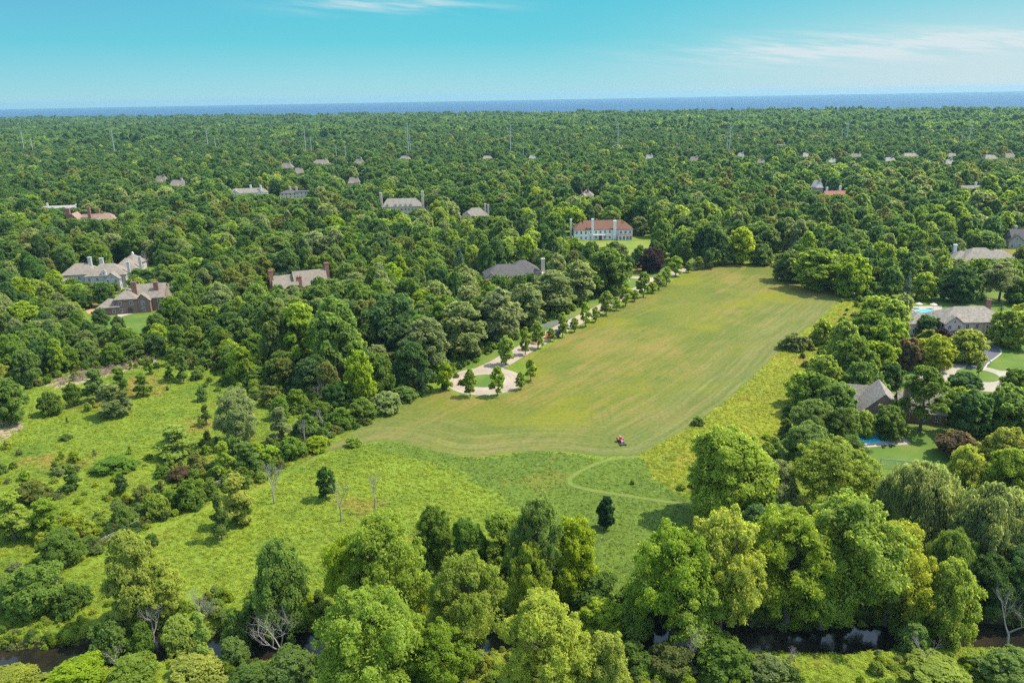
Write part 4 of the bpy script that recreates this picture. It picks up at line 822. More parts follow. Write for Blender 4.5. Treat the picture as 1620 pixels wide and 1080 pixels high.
# kind: nominal height, width, crown base, profile, lobes, lobe size, vertical squash, leaf aspect
KIND = {'maple': (15, 12, .12, 'egg', 18, .48, .85, .62), 'oak': (15, 15, .16, 'dome', 18, .40, .72, .62), 'cottonwood': (17, 14, .28, 'egg', 17, .36, .9, .5), 'upright': (17, 10, .08, 'upright', 18, .42, 1.1, .6),
        'locust': (14, 15, .30, 'dome', 15, .40, .42, .45), 'willow': (13, 15, .25, 'dome', 20, .42, .8, .30), 'bush': (4, 5, .02, 'bush', 9, .5, .8, .6), 'pear': (8, 4.8, .15, 'egg', 14, .40, .9, .6),
        'sapling': (7, 3.6, .10, 'pear', 9, .44, 1.0, .55), 'juniper': (6, 3.8, .10, 'ovoid', 14, .46, 1.1, .4)}
KIND['broad'] = (12, 13, .05, 'egg', 22, .38, .85, .62)
LODS = {'near': (.21, 16, 165), 'mid': (.40, 11, 70), 'far': (.80, 6, 30), 'vfar': (1.5, 4, 10)}
def lobes_of(kind, rg):
    h, w, zb, pf, nl, lr, sq, asp = KIND[kind]; prof = PROF[pf]; zb *= h; L = []; a0 = rg.uniform(0, 6.28)
    for i in range(nl):
        t = ((i + .5) / nl) ** (1.0 if pf in ('pear', 'ovoid', 'upright') else .8); t = min(.97, max(.02, t + rg.uniform(-.04, .04)))
        Rr = prof(t) * w / 2; rl = w / 2 * lr * (rg.uniform(.62, 1.38) if kind in ('cottonwood', 'oak', 'upright', 'bush') else rg.uniform(.72, 1.25)) * (.5 + .5 * prof(t)); rad = max(0, Rr - rl * .75) * rg.uniform(.72, 1.12)
        a = a0 + i * 2.39996 + rg.uniform(-.35, .35); z = zb + t * (h - zb); z = min(z, h - rl * sq * .9); z = max(z, zb + rl * sq * .5)
        L.append((rad * math.cos(a), rad * math.sin(a), z, rl))
    L.append((0, 0, h - w / 2 * lr * sq * .75, w / 2 * lr * .8))
    return np.array(L)
def crown_verts(kind, lod, seed, gap=1.0):
    rg = np.random.default_rng(seed); h, w, zb, pf, nl, lr, sq, asp = KIND[kind]; ls, nc, nlf = LODS[lod]
    sc = min(1.0, w / 11.0); ls = max(ls * (.55 + .45 * sc), .16) if lod == 'near' else ls * (.6 + .4 * sc)
    L = lobes_of(kind, rg); Cs, Rs, Os = [], [], []
    for lx, ly, lz, rl in L:
        d = rdirs(nc, rg, -.55); q_ = rg.uniform(.5, 1.25, nc); rc = rl * rg.uniform(.30, .5, nc) * (1.25 - .38 * q_)
        Cs.append(np.array((lx, ly, lz)) + d * (rl * q_)[:, None] * np.array((1, 1, sq))); Rs.append(rc); Os.append(d)
    Cs = np.concatenate(Cs); Rs = np.concatenate(Rs); Os = np.concatenate(Os)
    nlv = np.maximum(3, (nlf * gap * (Rs / Rs.mean()) ** 1.6)).astype(int); k = np.repeat(np.arange(len(Cs)), nlv)
    d = rdirs(len(k), rg, -.75); P = Cs[k] + d * (Rs[k] * rg.uniform(.45, 1.08, len(k)))[:, None] * np.array((1, 1, sq * .5 + .45))
    N = .5 * d + .3 * Os[k] + np.array((0, 0, .5)) + rg.normal(0, .5, (len(k), 3)); T = None
    nf_ = int(len(k) * .16 * gap); li = rg.choice(len(L), nf_, p=L[:, 3] ** 2 / (L[:, 3] ** 2).sum()); fd = rdirs(nf_, rg, -.35)
    P = np.vstack([P, L[li, :3] + fd * (L[li, 3] * rg.uniform(.78, 1.12, nf_))[:, None] * np.array((1, 1, sq))]); N = np.vstack([N, .8 * fd + np.array((0, 0, .4)) + rg.normal(0, .45, (nf_, 3))]); d = np.vstack([d, fd]); k = np.arange(len(P))
    size = ls * rg.uniform(.6, 1.35, len(k))
    if kind == 'willow':
        T = np.tile((0, 0, -1.0), (len(k), 1)) + d * np.array((.75, .75, .2)) + .35 * rg.normal(size=d.shape); N = np.stack([d[:, 0], d[:, 1], d[:, 2] * .4 + .25], 1) + rg.normal(0, .25, (len(k), 3)); size = size * 1.35
        P[:, 2] -= rg.uniform(0, 1.6, len(k)) * (np.hypot(P[:, 0], P[:, 1]) / (w / 2))
    if kind == 'locust': N = N * np.array((.5, .5, 1)) + np.array((0, 0, .5)); size = size * .85
    top = np.quantile(P[:, 2], .9985); wid = np.quantile(np.hypot(P[:, 0], P[:, 1]), .985) / (w / 2)
    P[:, :2] /= wid; P[:, 2] *= h / top; L = L / np.array((wid, wid, top / h, wid))
    P[:, 2] = np.maximum(P[:, 2], .15)
    return cards(P, N, size, asp, rg, T), L
def quads(n): return np.arange(n * 4).reshape(-1, 4)
def trunk_mb(kind, L, seed, h=None):
    rg = np.random.default_rng(seed + 500); hh, w = KIND[kind][:2]; m = MB(); r0 = .016 * hh + .012 * w
    lean = rg.normal(0, .02, 2) * hh; top = np.array((lean[0], lean[1], hh * .62)); fk = np.array((lean[0] * .4, lean[1] * .4, hh * KIND[kind][2] * 1.15 + .4))
    m.tube([(0, 0, -.4), (0, 0, .15), tuple(fk), tuple((fk + top) / 2 + rg.normal(0, .15, 3)), tuple(top)], [r0 * 1.5, r0 * 1.1, r0 * .85, r0 * .55, r0 * .22], 8)
    for lx, ly, lz, rl in L:
        s = fk + (top - fk) * max(0, min(.9, (lz - fk[2]) / (top[2] - fk[2] + .01) - .35)); e = np.array((lx, ly, lz)); md = (s + e) / 2 + np.array((0, 0, -.05 * rl)) + rg.normal(0, .12, 3) * rl * .4
        m.tube([tuple(s), tuple(md), tuple(e)], [r0 * .42, r0 * .26, r0 * .08], 5)
    return m
def spruce_verts(lod, seed):
    rg = np.random.default_rng(seed); h, w = 15.0, 6.4; ls = {'near': .26, 'mid': .36, 'far': .6, 'vfar': 1.2}[lod]; nt = {'near': 26, 'mid': 20, 'far': 12, 'vfar': 7}[lod]; nb = {'near': 15, 'mid': 12, 'far': 9, 'vfar': 6}[lod]
    P, N, S, T = [], [], [], []
    for i in range(nt):
        t = (i + .5) / nt; z = .7 + t * (h - .9); Rr = w / 2 * (1 - t) ** .85 + .12
        for j in range(max(4, int(nb * (1 - t * .6)))):
            a = rg.uniform(0, 6.28); rr = Rr * rg.uniform(.72, 1.12); n = max(2, int(rr / (ls * .62)))
            for k in range(n):
                f = (k + .6) / n; P.append((rr * f * math.cos(a), rr * f * math.sin(a), z - .30 * rr * f * f + rg.normal(0, .08))); N.append((.35 * math.cos(a) + rg.normal(0, .3), .35 * math.sin(a) + rg.normal(0, .3), .9)); S.append(ls * rg.uniform(.7, 1.25)); T.append((math.cos(a), math.sin(a), -.35))
    P.append((0, 0, h - .1)); N.append((1, 0, .1)); S.append(.4); T.append((0, 0, 1))
    return cards(np.array(P), np.array(N), np.array(S), .42, rg, np.array(T))
KIND['spruce'] = (15, 6.4, .05, 'pear', 6, .4, 1, .4)
def dead_mb(seed, h, spread=.5, lean=0.0):
    rg = random.Random(seed); m = MB()
    def grow(p, d, l, r, dep):
        q = p + d * l * .5 + Vector((rg.uniform(-1, 1), rg.uniform(-1, 1), rg.uniform(-.3, .6))) * l * .07; e = q + (d + Vector((rg.uniform(-1, 1), rg.uniform(-1, 1), rg.uniform(-.2, .8))) * .22).normalized() * l * .5
        m.tube([p, q, e], [r, r * .8, r * .55], 5 if dep > 1 else 6, cap=False)
        if dep >= 6: return
        for k in range(rg.randint(2, 3) + (dep in (1, 2))):
            dd = (d + Vector((rg.uniform(-1, 1), rg.uniform(-1, 1), rg.uniform(-.1, .7))) * spread * 1.5).normalized(); s = p + (e - p) * rg.uniform(.55, 1.0) if k else e
            grow(s, dd, l * rg.uniform(.55, .75), r * rg.uniform(.42, .56), dep + 1)
    grow(Vector((0, 0, -.2)), Vector((lean, lean * .3, 1)).normalized(), h * .36, h * .015 + .05, 0); return m
_crown, _trunk = {}, {}
NV = {'near': 3, 'mid': 3, 'far': 3, 'vfar': 3}
def shape(kind, lod, v):
    key = (kind, lod, v)
    if key not in _crown:
        sd = sum(ord(c) for c in kind) * 31 + v * 17
        if kind == 'spruce':
            V = spruce_verts(lod, sd); m = MB(); m.tube([(0, 0, -.3), (0, 0, 14)], [.28, .05], 6); _trunk[key] = m.mesh('trunk', BARK)
        else:
            V, L = crown_verts(kind, lod, sd, {'sapling': .6, 'pear': .42, 'cottonwood': .68, 'bush': .6}.get(kind, 1.0))
            if kind != 'bush': _trunk[key] = trunk_mb(kind, L, sd).mesh('trunk', BARK, True)
        _crown[key] = (mesh_np('crown', V, quads(len(V) // 4), [LEAF['mid']]), V)
    return _crown[key][0], _trunk.get(key)
def crown_link(name, me, mat, parent):
    o = link(name, me, parent); s = o.material_slots[0]; s.link = 'OBJECT'; s.material = mat; return o

TREES = []        # dict(kind, col, x, y, w, h, hand)
def solve_h(x, y, vt):
    lo, hi = .3, 45.0
    for _ in range(30):
        md = (lo + hi) / 2
        if PR(x, y, md)[1] > vt: lo = md
        else: hi = md
    return lo
def T(kind, col, u, vb, vt, wp, label=None, name=None, cat=None):
    x, y = G(u, vb); dep = PR(x, y, 4)[2]; z = gz(x, y); h = solve_h(x, y, vt) - z
    if kind == 'cottonwood': wp *= 1.2 if u > 1000 else .98
    if kind == 'maple' and h < 1.1 * wp * dep / FPX: kind = 'broad'
    TREES.append(dict(kind=kind, col=col, x=x, y=y, w=wp * dep / FPX, h=max(h, .8), hand=True, label=label, name=name, cat=cat))
# --- creek side and foreground
for a in [('cottonwood', 'fresh', 590, 1128, 938, 185), ('cottonwood', 'fresh', 742, 1048, 876, 140), ('cottonwood', 'fresh', 612, 985, 818, 150), ('cottonwood', 'fresh', 560, 975, 850, 90), ('maple', 'mid', 450, 990, 856, 92), ('maple', 'mid', 690, 900, 802, 74), ('maple', 'mid', 742, 915, 822, 60), ('upright', 'fresh', 795, 915, 812, 80), ('cottonwood', 'mid', 852, 962, 788, 95), ('maple', 'fresh', 905, 950, 822, 85), ('cottonwood', 'fresh', 838, 985, 860, 80),
          ('cottonwood', 'yellow', 862, 1135, 948, 150), ('maple', 'yellow', 955, 1130, 1004, 90), ('cottonwood', 'fresh', 700, 1100, 985, 110), ('maple', 'mid', 640, 1090, 1000, 80),
          ('cottonwood', 'fresh', 1062, 1000, 838, 130), ('cottonwood', 'yellow', 1138, 992, 806, 120), ('cottonwood', 'fresh', 1095, 1000, 868, 120), ('cottonwood', 'fresh', 1245, 975, 812, 130), ('cottonwood', 'fresh', 1332, 970, 786, 165), ('cottonwood', 'yellow', 1402, 972, 832, 110), ('cottonwood', 'fresh', 1300, 978, 850, 120), ('maple', 'fresh', 1497, 1000, 888, 88), ('bush', 'fresh', 1425, 975, 905, 60),
          ('maple', 'fresh', 1147, 822, 682, 138), ('cottonwood', 'fresh', 1312, 808, 698, 118), ('maple', 'grey', 1226, 805, 728, 66), ('maple', 'mid', 1200, 830, 770, 70), ('maple', 'dark', 1190, 900, 800, 70), ('maple', 'mid', 1235, 880, 800, 80),
          ('willow', 'grey', 1452, 868, 735, 118), ('willow', 'grey', 1404, 848, 750, 62), ('willow', 'grey', 1562, 915, 770, 135), ('willow', 'grey', 1615, 900, 790, 70), ('willow', 'mid', 1500, 935, 840, 80), ('maple', 'dark', 1560, 960, 880, 90), ('maple', 'dark', 1610, 960, 870, 80),
          ('maple', 'yellow', 1519, 798, 706, 66), ('maple', 'fresh', 1590, 812, 712, 90), ('maple', 'yellow', 1585, 745, 678, 80), ('bush', 'rust', 1512, 722, 682, 68), ('maple', 'mid', 1640, 740, 650, 70),
          ('maple', 'mid', 1285, 690, 634, 80), ('maple', 'mid', 1330, 700, 645, 56), ('maple', 'mid', 1275, 735, 672, 80), ('locust', 'mid', 1340, 748, 690, 62), ('maple', 'fresh', 1365, 690, 650, 40),
          ('upright', 'yellow', 216, 985, 842, 88), ('upright', 'yellow', 262, 975, 885, 60), ('juniper', 'pine', 958, 836, 785, 29)]: T(*a)
# --- right hand belt and the gardens there
for a in [('maple', 'fresh', 1386, 520, 468, 58), ('maple', 'fresh', 1412, 532, 474, 50), ('maple', 'mid', 1372, 552, 493, 72), ('maple', 'fresh', 1402, 566, 505, 60), ('maple', 'fresh', 1332, 572, 507, 52), ('maple', 'mid', 1346, 604, 532, 74), ('maple', 'fresh', 1388, 596, 541, 60), ('maple', 'fresh', 1300, 620, 562, 58), ('maple', 'mid', 1362, 630, 574, 70), ('maple', 'mid', 1290, 656, 592, 70), ('maple', 'mid', 1322, 668, 607, 66), ('maple', 'dark', 1408, 612, 574, 44), ('maple', 'fresh', 1268, 640, 590, 50), ('bush', 'olive', 1255, 552, 528, 46), ('bush', 'fresh', 1300, 545, 505, 40),
          ('maple', 'dark', 1515, 477, 419, 66), ('spruce', 'blue', 1434, 474, 429, 26), ('maple', 'fresh', 1462, 474, 431, 42), ('spruce', 'pine', 1552, 474, 428, 20), ('locust', 'grey', 1580, 476, 414, 62), ('maple', 'mid', 1615, 480, 440, 50), ('bush', 'grey', 1428, 493, 464, 28), ('maple', 'dark', 1464, 530, 499, 42), ('maple', 'yellow', 1527, 572, 522, 60), ('maple', 'yellow', 1477, 584, 531, 54), ('maple', 'fresh', 1597, 549, 491, 62), ('maple', 'yellow', 1612, 520, 480, 36), ('spruce', 'pine', 1582, 502, 476, 18), ('spruce', 'pine', 1606, 525, 488, 20), ('bush', 'olive', 1466, 553, 521, 42), ('bush', 'purple', 1490, 541, 520, 30), ('bush', 'rust', 1436, 582, 536, 46), ('bush', 'olive', 1420, 575, 545, 36),
          ('locust', 'mid', 1455, 682, 580, 92), ('maple', 'mid', 1407, 692, 642, 55), ('maple', 'dark', 1532, 692, 618, 72), ('maple', 'mid', 1586, 690, 612, 80), ('maple', 'fresh', 1510, 668, 612, 50), ('spruce', 'blue', 1578, 628, 600, 18), ('bush', 'dark', 1527, 614, 588, 52), ('maple', 'mid', 1607, 628, 584, 50), ('maple', 'mid', 1640, 660, 600, 60), ('bush', 'mid', 1440, 655, 628, 30), ('pear', 'fresh', 1548, 594, 572, 10)]: T(*a)
# --- wood edge along the driveway and the far end of the field
for a in [('upright', 'grey', 675, 594, 504, 73), ('upright', 'grey', 733, 566, 478, 80), ('upright', 'grey', 790, 544, 456, 72), ('upright', 'grey', 833, 521, 450, 63), ('upright', 'grey', 872, 496, 428, 72), ('upright', 'grey', 915, 480, 413, 58), ('maple', 'mid', 960, 464, 395, 84), ('maple', 'purple', 1030, 430, 393, 42), ('maple', 'yellow', 1172, 418, 360, 46), ('maple', 'dark', 1122, 420, 352, 58), ('maple', 'mid', 1085, 418, 362, 46), ('maple', 'mid', 1146, 418, 384, 38), ('maple', 'mid', 1203, 419, 386, 40), ('maple', 'mid', 1246, 444, 396, 54), ('upright', 'fresh', 1292, 458, 394, 84), ('maple', 'dark', 1268, 444, 402, 50), ('maple', 'fresh', 1344, 468, 404, 60), ('bush', 'fresh', 1330, 462, 440, 36), ('bush', 'mid', 1382, 470, 446, 40), ('spruce', 'blue', 852, 517, 486, 17), ('maple', 'dark', 650, 600, 540, 60), ('maple', 'mid', 600, 622, 560, 60), ('maple', 'fresh', 572, 640, 555, 50), ('upright', 'fresh', 560, 590, 520, 50), ('maple', 'mid', 535, 600, 470, 85), ('upright', 'fresh', 480, 590, 480, 70), ('upright', 'mid', 440, 590, 470, 66), ('spruce', 'pine', 668, 624, 588, 30), ('maple', 'dark', 625, 560, 468, 90)]: T(*a)
# --- left meadow: saplings and young trees
for a in [('sapling', 'mid', 237, 592, 566, 18), ('sapling', 'mid', 272, 577, 551, 22), ('sapling', 'mid', 269, 601, 576, 18), ('sapling', 'mid', 291, 603, 551, 26), ('sapling', 'mid', 331, 582, 538, 26), ('bush', 'mid', 312, 600, 584, 20), ('maple', 'fresh', 386, 604, 548, 46), ('sapling', 'mid', 227, 627, 591, 27), ('bush', 'mid', 320, 634, 611, 18), ('sapling', 'mid', 192, 622, 581, 32), ('sapling', 'mid', 155, 634, 584, 38), ('sapling', 'grey', 180, 658, 608, 50), ('sapling', 'grey', 200, 656, 618, 26), ('maple', 'mid', 81, 655, 620, 40), ('maple', 'mid', 117, 642, 606, 26), ('maple', 'mid', 15, 672, 598, 66), ('maple', 'mid', 46, 608, 550, 46), ('maple', 'mid', 112, 584, 548, 34), ('maple', 'mid', 140, 574, 538, 36), ('maple', 'mid', 180, 577, 543, 36), ('maple', 'mid', 206, 560, 520, 40), ('maple', 'mid', 60, 570, 520, 60), ('maple', 'mid', 20, 590, 530, 60),
          ('sapling', 'fresh', 281, 722, 674, 62), ('sapling', 'mid', 327, 673, 640, 20), ('maple', 'grey', 380, 700, 617, 68), ('sapling', 'fresh', 357, 757, 698, 34), ('sapling', 'mid', 392, 742, 700, 50), ('sapling', 'mid', 352, 854, 780, 30), ('sapling', 'yellow', 378, 830, 752, 56), ('maple', 'mid', 382, 828, 790, 34), ('sapling', 'mid', 117, 777, 736, 28), ('pear', 'dark', 194, 782, 749, 20), ('bush', 'olive', 55, 793, 761, 52), ('sapling', 'fresh', 25, 855, 780, 62), ('sapling', 'fresh', 78, 848, 790, 60), ('bush', 'yellow', 122, 850, 815, 50), ('maple', 'mid', 196, 832, 798, 36), ('bush', 'fresh', 250, 818, 781, 40), ('bush', 'mid', 272, 802, 774, 28), ('bush', 'mid', 302, 802, 760, 44), ('bush', 'olive', 228, 793, 766, 30), ('sapling', 'fresh', 270, 742, 716, 16), ('bush', 'olive', 312, 742, 716, 32), ('bush', 'rust', 288, 757, 738, 44), ('bush', 'mid', 260, 753, 738, 26), ('sapling', 'mid', 336, 788, 758, 20), ('maple', 'mid', 100, 890, 840, 70), ('bush', 'mid', 62, 962, 897, 104), ('bush', 'mid', 118, 965, 925, 60), ('bush', 'mid', 15, 952, 915, 60), ('bush', 'mid', 178, 1012, 980, 66), ('bush', 'mid', 222, 1008, 985, 50), ('bush', 'fresh', 285, 1008, 978, 60), ('sapling', 'fresh', 325, 1045, 970, 40), ('bush', 'mid', 375, 1010, 968, 50), ('bush', 'mid', 375, 1050, 1010, 48), ('bush', 'mid', 415, 985, 945, 70), ('bush', 'mid', 182, 742, 724, 70), ('bush', 'mid', 105, 695, 686, 20),
          ('maple', 'mid', 445, 662, 628, 30), ('bush', 'mid', 470, 645, 615, 40), ('bush', 'mid', 505, 662, 635, 40), ('sapling', 'mid', 537, 634, 605, 22), ('bush', 'olive', 430, 640, 610, 40), ('bush', 'mid', 405, 605, 580, 50), ('sapling', 'grey', 445, 700, 645, 40), ('bush', 'mid', 485, 690, 655, 44), ('bush', 'grey', 610, 650, 620, 50), ('bush', 'mid', 575, 660, 630, 50), ('bush', 'mid', 540, 672, 645, 44), ('bush', 'fresh', 500, 712, 690, 40), ('bush', 'mid', 462, 722, 692, 44), ('bush', 'fresh', 430, 732, 705, 40), ('bush', 'fresh', 405, 728, 700, 36), ('bush', 'mid', 370, 725, 690, 34), ('pear', 'dark', 516, 790, 739, 32), ('bush', 'mid', 640, 632, 612, 40), ('bush', 'fresh', 560, 705, 692, 24), ('bush', 'mid', 1104, 672, 658, 22), ('bush', 'fresh', 1001, 765, 757, 9),
          ('bush', 'mid', 940, 960, 908, 80), ('bush', 'mid', 1010, 965, 925, 60), ('bush', 'fresh', 950, 992, 950, 90), ('bush', 'fresh', 1000, 990, 950, 70), ('bush', 'mid', 1450, 1000, 960, 50), ('bush', 'mid', 1440, 1022, 985, 54), ('bush', 'mid', 1590, 1075, 1035, 90), ('bush', 'grey', 1215, 1072, 1040, 80), ('bush', 'mid', 1140, 1065, 1015, 100), ('bush', 'olive', 1060, 1060, 1022, 80), ('bush', 'mid', 1000, 1060, 1018, 70), ('bush', 'mid', 460, 1075, 1035, 90), ('bush', 'yellow', 310, 1075, 1040, 90), ('bush', 'fresh', 210, 1075, 1040, 90), ('bush', 'fresh', 120, 1080, 1048, 90), ('bush', 'yellow', 20, 1085, 1062, 80), ('bush', 'mid', 400, 1085, 1055, 80), ('bush', 'grey', 540, 1060, 1010, 60), ('bush', 'fresh', 1480, 1075, 1050, 100)]: T(*a)
# --- young trees along the driveway and round the turning circle
STREET = [(706, 617, 572, 27), (744, 627, 583, 21), (787, 626.5, 580, 24), (800, 577.5, 531, 26), (824, 616.5, 588, 16), (840, 603, 567, 20), (831, 561, 517, 22), (851, 552, 508, 23), (872, 540, 519, 16), (890, 533, 494, 22), (909, 525.5, 502, 18), (926, 516.5, 478, 22), (942, 509.5, 485, 16), (959, 498, 460, 24), (975, 491.5, 470, 15), (989.5, 484.5, 448, 22), (1004, 477, 458, 14), (1017.5, 470, 430, 22), (1031, 464, 446, 17), (1042, 458, 434, 22), (1054, 452, 422, 22), (1069, 437, 405, 28), (1089, 431, 414, 14), (1105, 427, 406, 18), (1122, 424, 396, 26), (1133, 421, 398, 20)]
for i, (u, vb, vt, w) in enumerate(STREET): T('pear', 'fresh', u, vb, vt, w * (.86 + .2 * rnd.random()), ('young cone shaped tree on the rim of the turning circle, %s from the left' % ORD[i]) if i < 6 and i != 3 else None, 'street_tree')
rs = random.Random(5)
for poly_, n_ in (([(60, 612), (240, 575), (400, 610), (430, 640), (330, 690), (100, 690)], 16), ([(0, 720), (150, 705), (330, 690), (420, 720), (300, 780), (190, 800), (20, 800)], 20), ([(430, 640), (560, 660), (600, 648), (520, 690), (430, 720), (400, 690)], 8)):
    pp = pts(poly_); lo, hi = pp.min(0), pp.max(0); k_ = 0
    while k_ < n_:
        q_ = np.array([[rs.uniform(lo[0], hi[0]), rs.uniform(lo[1], hi[1])]])
        if not inside(q_, pp)[0]: continue
        k_ += 1; h_ = rs.uniform(1.6, 3.4); TREES.append(dict(kind='sapling' if k_ % 3 else 'bush', col=('mid', 'fresh', 'grey', 'olive')[k_ % 4], x=q_[0][0], y=q_[0][1], w=h_ * rs.uniform(.55, .8), h=h_, hand=True, label=None, name=None, cat=None))
n_hand = len(TREES)
OPEN = [pts([(-420, 650), (60, 607), (150, 577), (215, 573), (300, 562), (345, 577), (390, 603), (430, 622), (480, 640), (520, 650), (560, 650), (600, 640), (640, 624), (690, 604), (700, 590), (740, 570), (800, 540), (840, 525), (900, 493), (960, 466), (985, 452), (940, 437), (940, 429), (1000, 432), (1060, 428), (1100, 412), (1150, 409), (1230, 412), (1275, 438), (1330, 452), (1390, 470), (1430, 480), (1500, 456), (1720, 452), (1800, 1400), (-420, 1400)])]
OPEN += [pts(l) for l in LAWNS]
def in_open(P):
    r = np.zeros(len(P), bool)
    for q in OPEN: r |= inside(P, q)
    return r
# --- the woods, tree by tree
WP = []
for d0, d1, sp in ((180, 460, 8.6), (460, 900, 11.4), (900, 1750, 13.0)):
    ys = np.arange(d0 * .55, d1, sp)
    for j, yy in enumerate(ys):
        hw = min(.78 * yy + 70, d1); xs = np.arange(-hw, hw, sp) + (j % 2) * sp / 2
        q = np.stack([xs, np.full(len(xs), yy)], 1) + nrg.uniform(-.42, .42, (len(xs), 2)) * sp
        dd = np.hypot(q[:, 0], q[:, 1]); WP.append(q[(dd >= d0) & (dd < d1)])
WP = np.concatenate(WP); WP = WP[~in_open(WP)]
HT = np.array([(t['x'], t['y'], t['w']) for t in TREES])
ok = np.ones(len(WP), bool)
for x, y, w in HT: ok &= np.hypot(WP[:, 0] - x, WP[:, 1] - y) > w * .42 + 1.5
dr = seg_dist(WP, DRV)[0]; ok &= dr > 14
for (c, rw, rd) in FOOT: ok &= ~((np.abs(WP[:, 0] - c[0]) < rw + 3.5) & (np.abs(WP[:, 1] - c[1]) < rd + 2.5))
WP = WP[ok]
def gapn(x, y): return math.sin(x * .047 + 2.1 * math.sin(y * .013)) * math.sin(y * .039 + 1.7 * math.sin(x * .017)) > .93
lowf = np.sin(WP[:, 0] * .013 + 1.3) * np.cos(WP[:, 1] * .011) + .6 * np.sin(WP[:, 0] * .031 - WP[:, 1] * .027)
for (x, y), lf in zip(WP, lowf):
    u, v, dep = PR(x, y, 8); r = rnd.random(); r2 = rnd.random() + lf * .13
    kind = 'maple' if r < .36 else 'oak' if r < .62 else 'upright' if r < .82 else 'cottonwood' if r < .9 else 'locust' if r < .955 else 'spruce'
    if 600 < u < 900 and 330 < v < 455 and r > .66: kind = 'spruce'
    col = 'yellow' if r2 > 1.10 else 'fresh' if r2 > .90 else 'grey' if r2 > .76 else 'mid' if r2 > .32 else 'dark' if r2 > .06 else 'olive'
    if kind == 'spruce': col = 'blue' if rnd.random() < .2 else 'pine'
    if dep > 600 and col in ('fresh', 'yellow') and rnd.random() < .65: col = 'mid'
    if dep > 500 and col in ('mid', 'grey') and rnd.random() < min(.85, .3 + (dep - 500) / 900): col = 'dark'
    if dep > 420 and gapn(x, y): continue
    w = rnd.uniform(8.0, 14.5); h = rnd.uniform(10.0, 18.0) + (1.5 if dep > 400 else 0)
    if dep > 430: w *= rnd.uniform(1.1, 1.55); h *= rnd.uniform(.98, 1.15)
    if kind == 'spruce': w, h = rnd.uniform(5, 7.5), rnd.uniform(12, 19)
    elif kind == 'upright': w *= .8; h *= 1.08
    if 40 < u < 260 and v > 440 or (u < 620 and v > 520): h *= .72; w *= .8
    if 900 < u < 1060 and v > 385: h *= .6; w *= .7
    drop = False
    u0, u1 = u - w * .5 * FPX / dep, u + w * .5 * FPX / dep; vt = PR(x, y, h)[1]; vb = PR(x, y, h * .15)[1]
    for (b, yh) in KEEP:
        if y < yh and u0 < b[2] - 1 and u1 > b[0] + 1 and vt < b[3] - 1 and vb > b[1]:
            # still fits below what must stay in sight? then a shorter tree, else none
            s = (PR(x, y, 0)[1] - b[3]) / max(1e-3, PR(x, y, 0)[1] - vt)
            if s > .42: h *= s * .97; w *= max(.6, s); vt = PR(x, y, h)[1]
            else: drop = True; break
    if drop: continue
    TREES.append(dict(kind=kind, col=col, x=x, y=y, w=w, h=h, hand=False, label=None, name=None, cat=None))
# ------------------------------------------------------------------ which trees are things of their own
def shown_area(t):
    u, v, d = PR(t['x'], t['y'], t['h'] * .6)
    return t['w'] * t['h'] / d ** 2 if -30 < u < 1650 and v < 1140 else 0.0
for t in TREES: t['area'] = shown_area(t); t['shrub'] = t['kind'] == 'bush' or (t['kind'] == 'sapling' and t['h'] < 3.5)
N_TREES = 296
single = [t for t in TREES if t['hand'] and t['area'] > 0]
rest = sorted([t for t in TREES if not t['hand']], key=lambda t: -t['area'])
nbig = N_TREES - sum(1 for t in single if not t['shrub']); single += rest[:max(0, nbig)]; mass = rest[max(0, nbig):]
mass = [t for t in mass]
WORD = {'broad': 'low spreading tree', 'maple': 'rounded tree', 'oak': 'broad tree', 'cottonwood': 'loose crowned tree', 'upright': 'upright tree', 'locust': 'feathery flat topped tree', 'willow': 'weeping willow', 'bush': 'bush', 'pear': 'young cone shaped tree', 'sapling': 'thin sapling', 'juniper': 'egg shaped juniper', 'spruce': 'pointed spruce'}
NAMES = {'broad': 'spreading_tree', 'maple': 'maple_tree', 'oak': 'oak_tree', 'cottonwood': 'cottonwood_tree', 'upright': 'poplar_tree', 'locust': 'locust_tree', 'willow': 'willow_tree', 'bush': 'bush', 'pear': 'young_tree', 'sapling': 'sapling', 'juniper': 'juniper', 'spruce': 'spruce_tree'}
MARK['lone juniper'] = G(958, 836); MARK['left picture corner'] = G(0, 1075); MARK['right picture corner'] = G(1620, 1075); MARK['bare soil patch'] = G(0, 678); MARK['reed strip'] = G(160, 588)
MARK['clover meadow'] = G(950, 800); MARK['yellow meadow'] = G(1200, 640); MARK['far end of the field'] = G(1180, 420); MARK['left meadow'] = G(200, 700)
cnt = {}
MK = [(k, p) for k, p in MARK.items()]
for t in single:
    sz = 'tall' if t['h'] > 14 else 'small' if t['h'] < 5 else 'low' if t['h'] < 8 else 'mid-sized'
    if t['name'] == 'street_tree': t['mk'] = 'S'; continue
    best = min(MK, key=lambda q: math.hypot(q[1][0] - t['x'], (q[1][1] - t['y'])))
    t['mk'] = best[0]; t['md'] = math.hypot(best[1][0] - t['x'], best[1][1] - t['y'])
    t['base'] = '%s %s %s' % (sz, COLW[t['col']], WORD[t['kind']])
groups = {}
for t in single:
    if t['mk'] != 'S': groups.setdefault((t['base'], t['mk']), []).append(t)
for (b, mk), l in groups.items():
    l.sort(key=lambda t: t['md'])
    for i, t in enumerate(l):
        if not t['label']: t['label'] = '%s %s the %s' % (b, 'nearest to' if i == 0 else '%s nearest to' % ORD[min(i, 39)], mk)
for t in single:
    if t['kind'] == 'juniper': t['label'] = 'lone dark egg shaped juniper standing in the clover meadow'
si = 0
for t in single:
    if t['name'] == 'street_tree' and not t['label']:
        si += 1; t['label'] = 'young cone shaped tree beside the driveway, %s along the row from the turning circle' % ORD[si - 1]
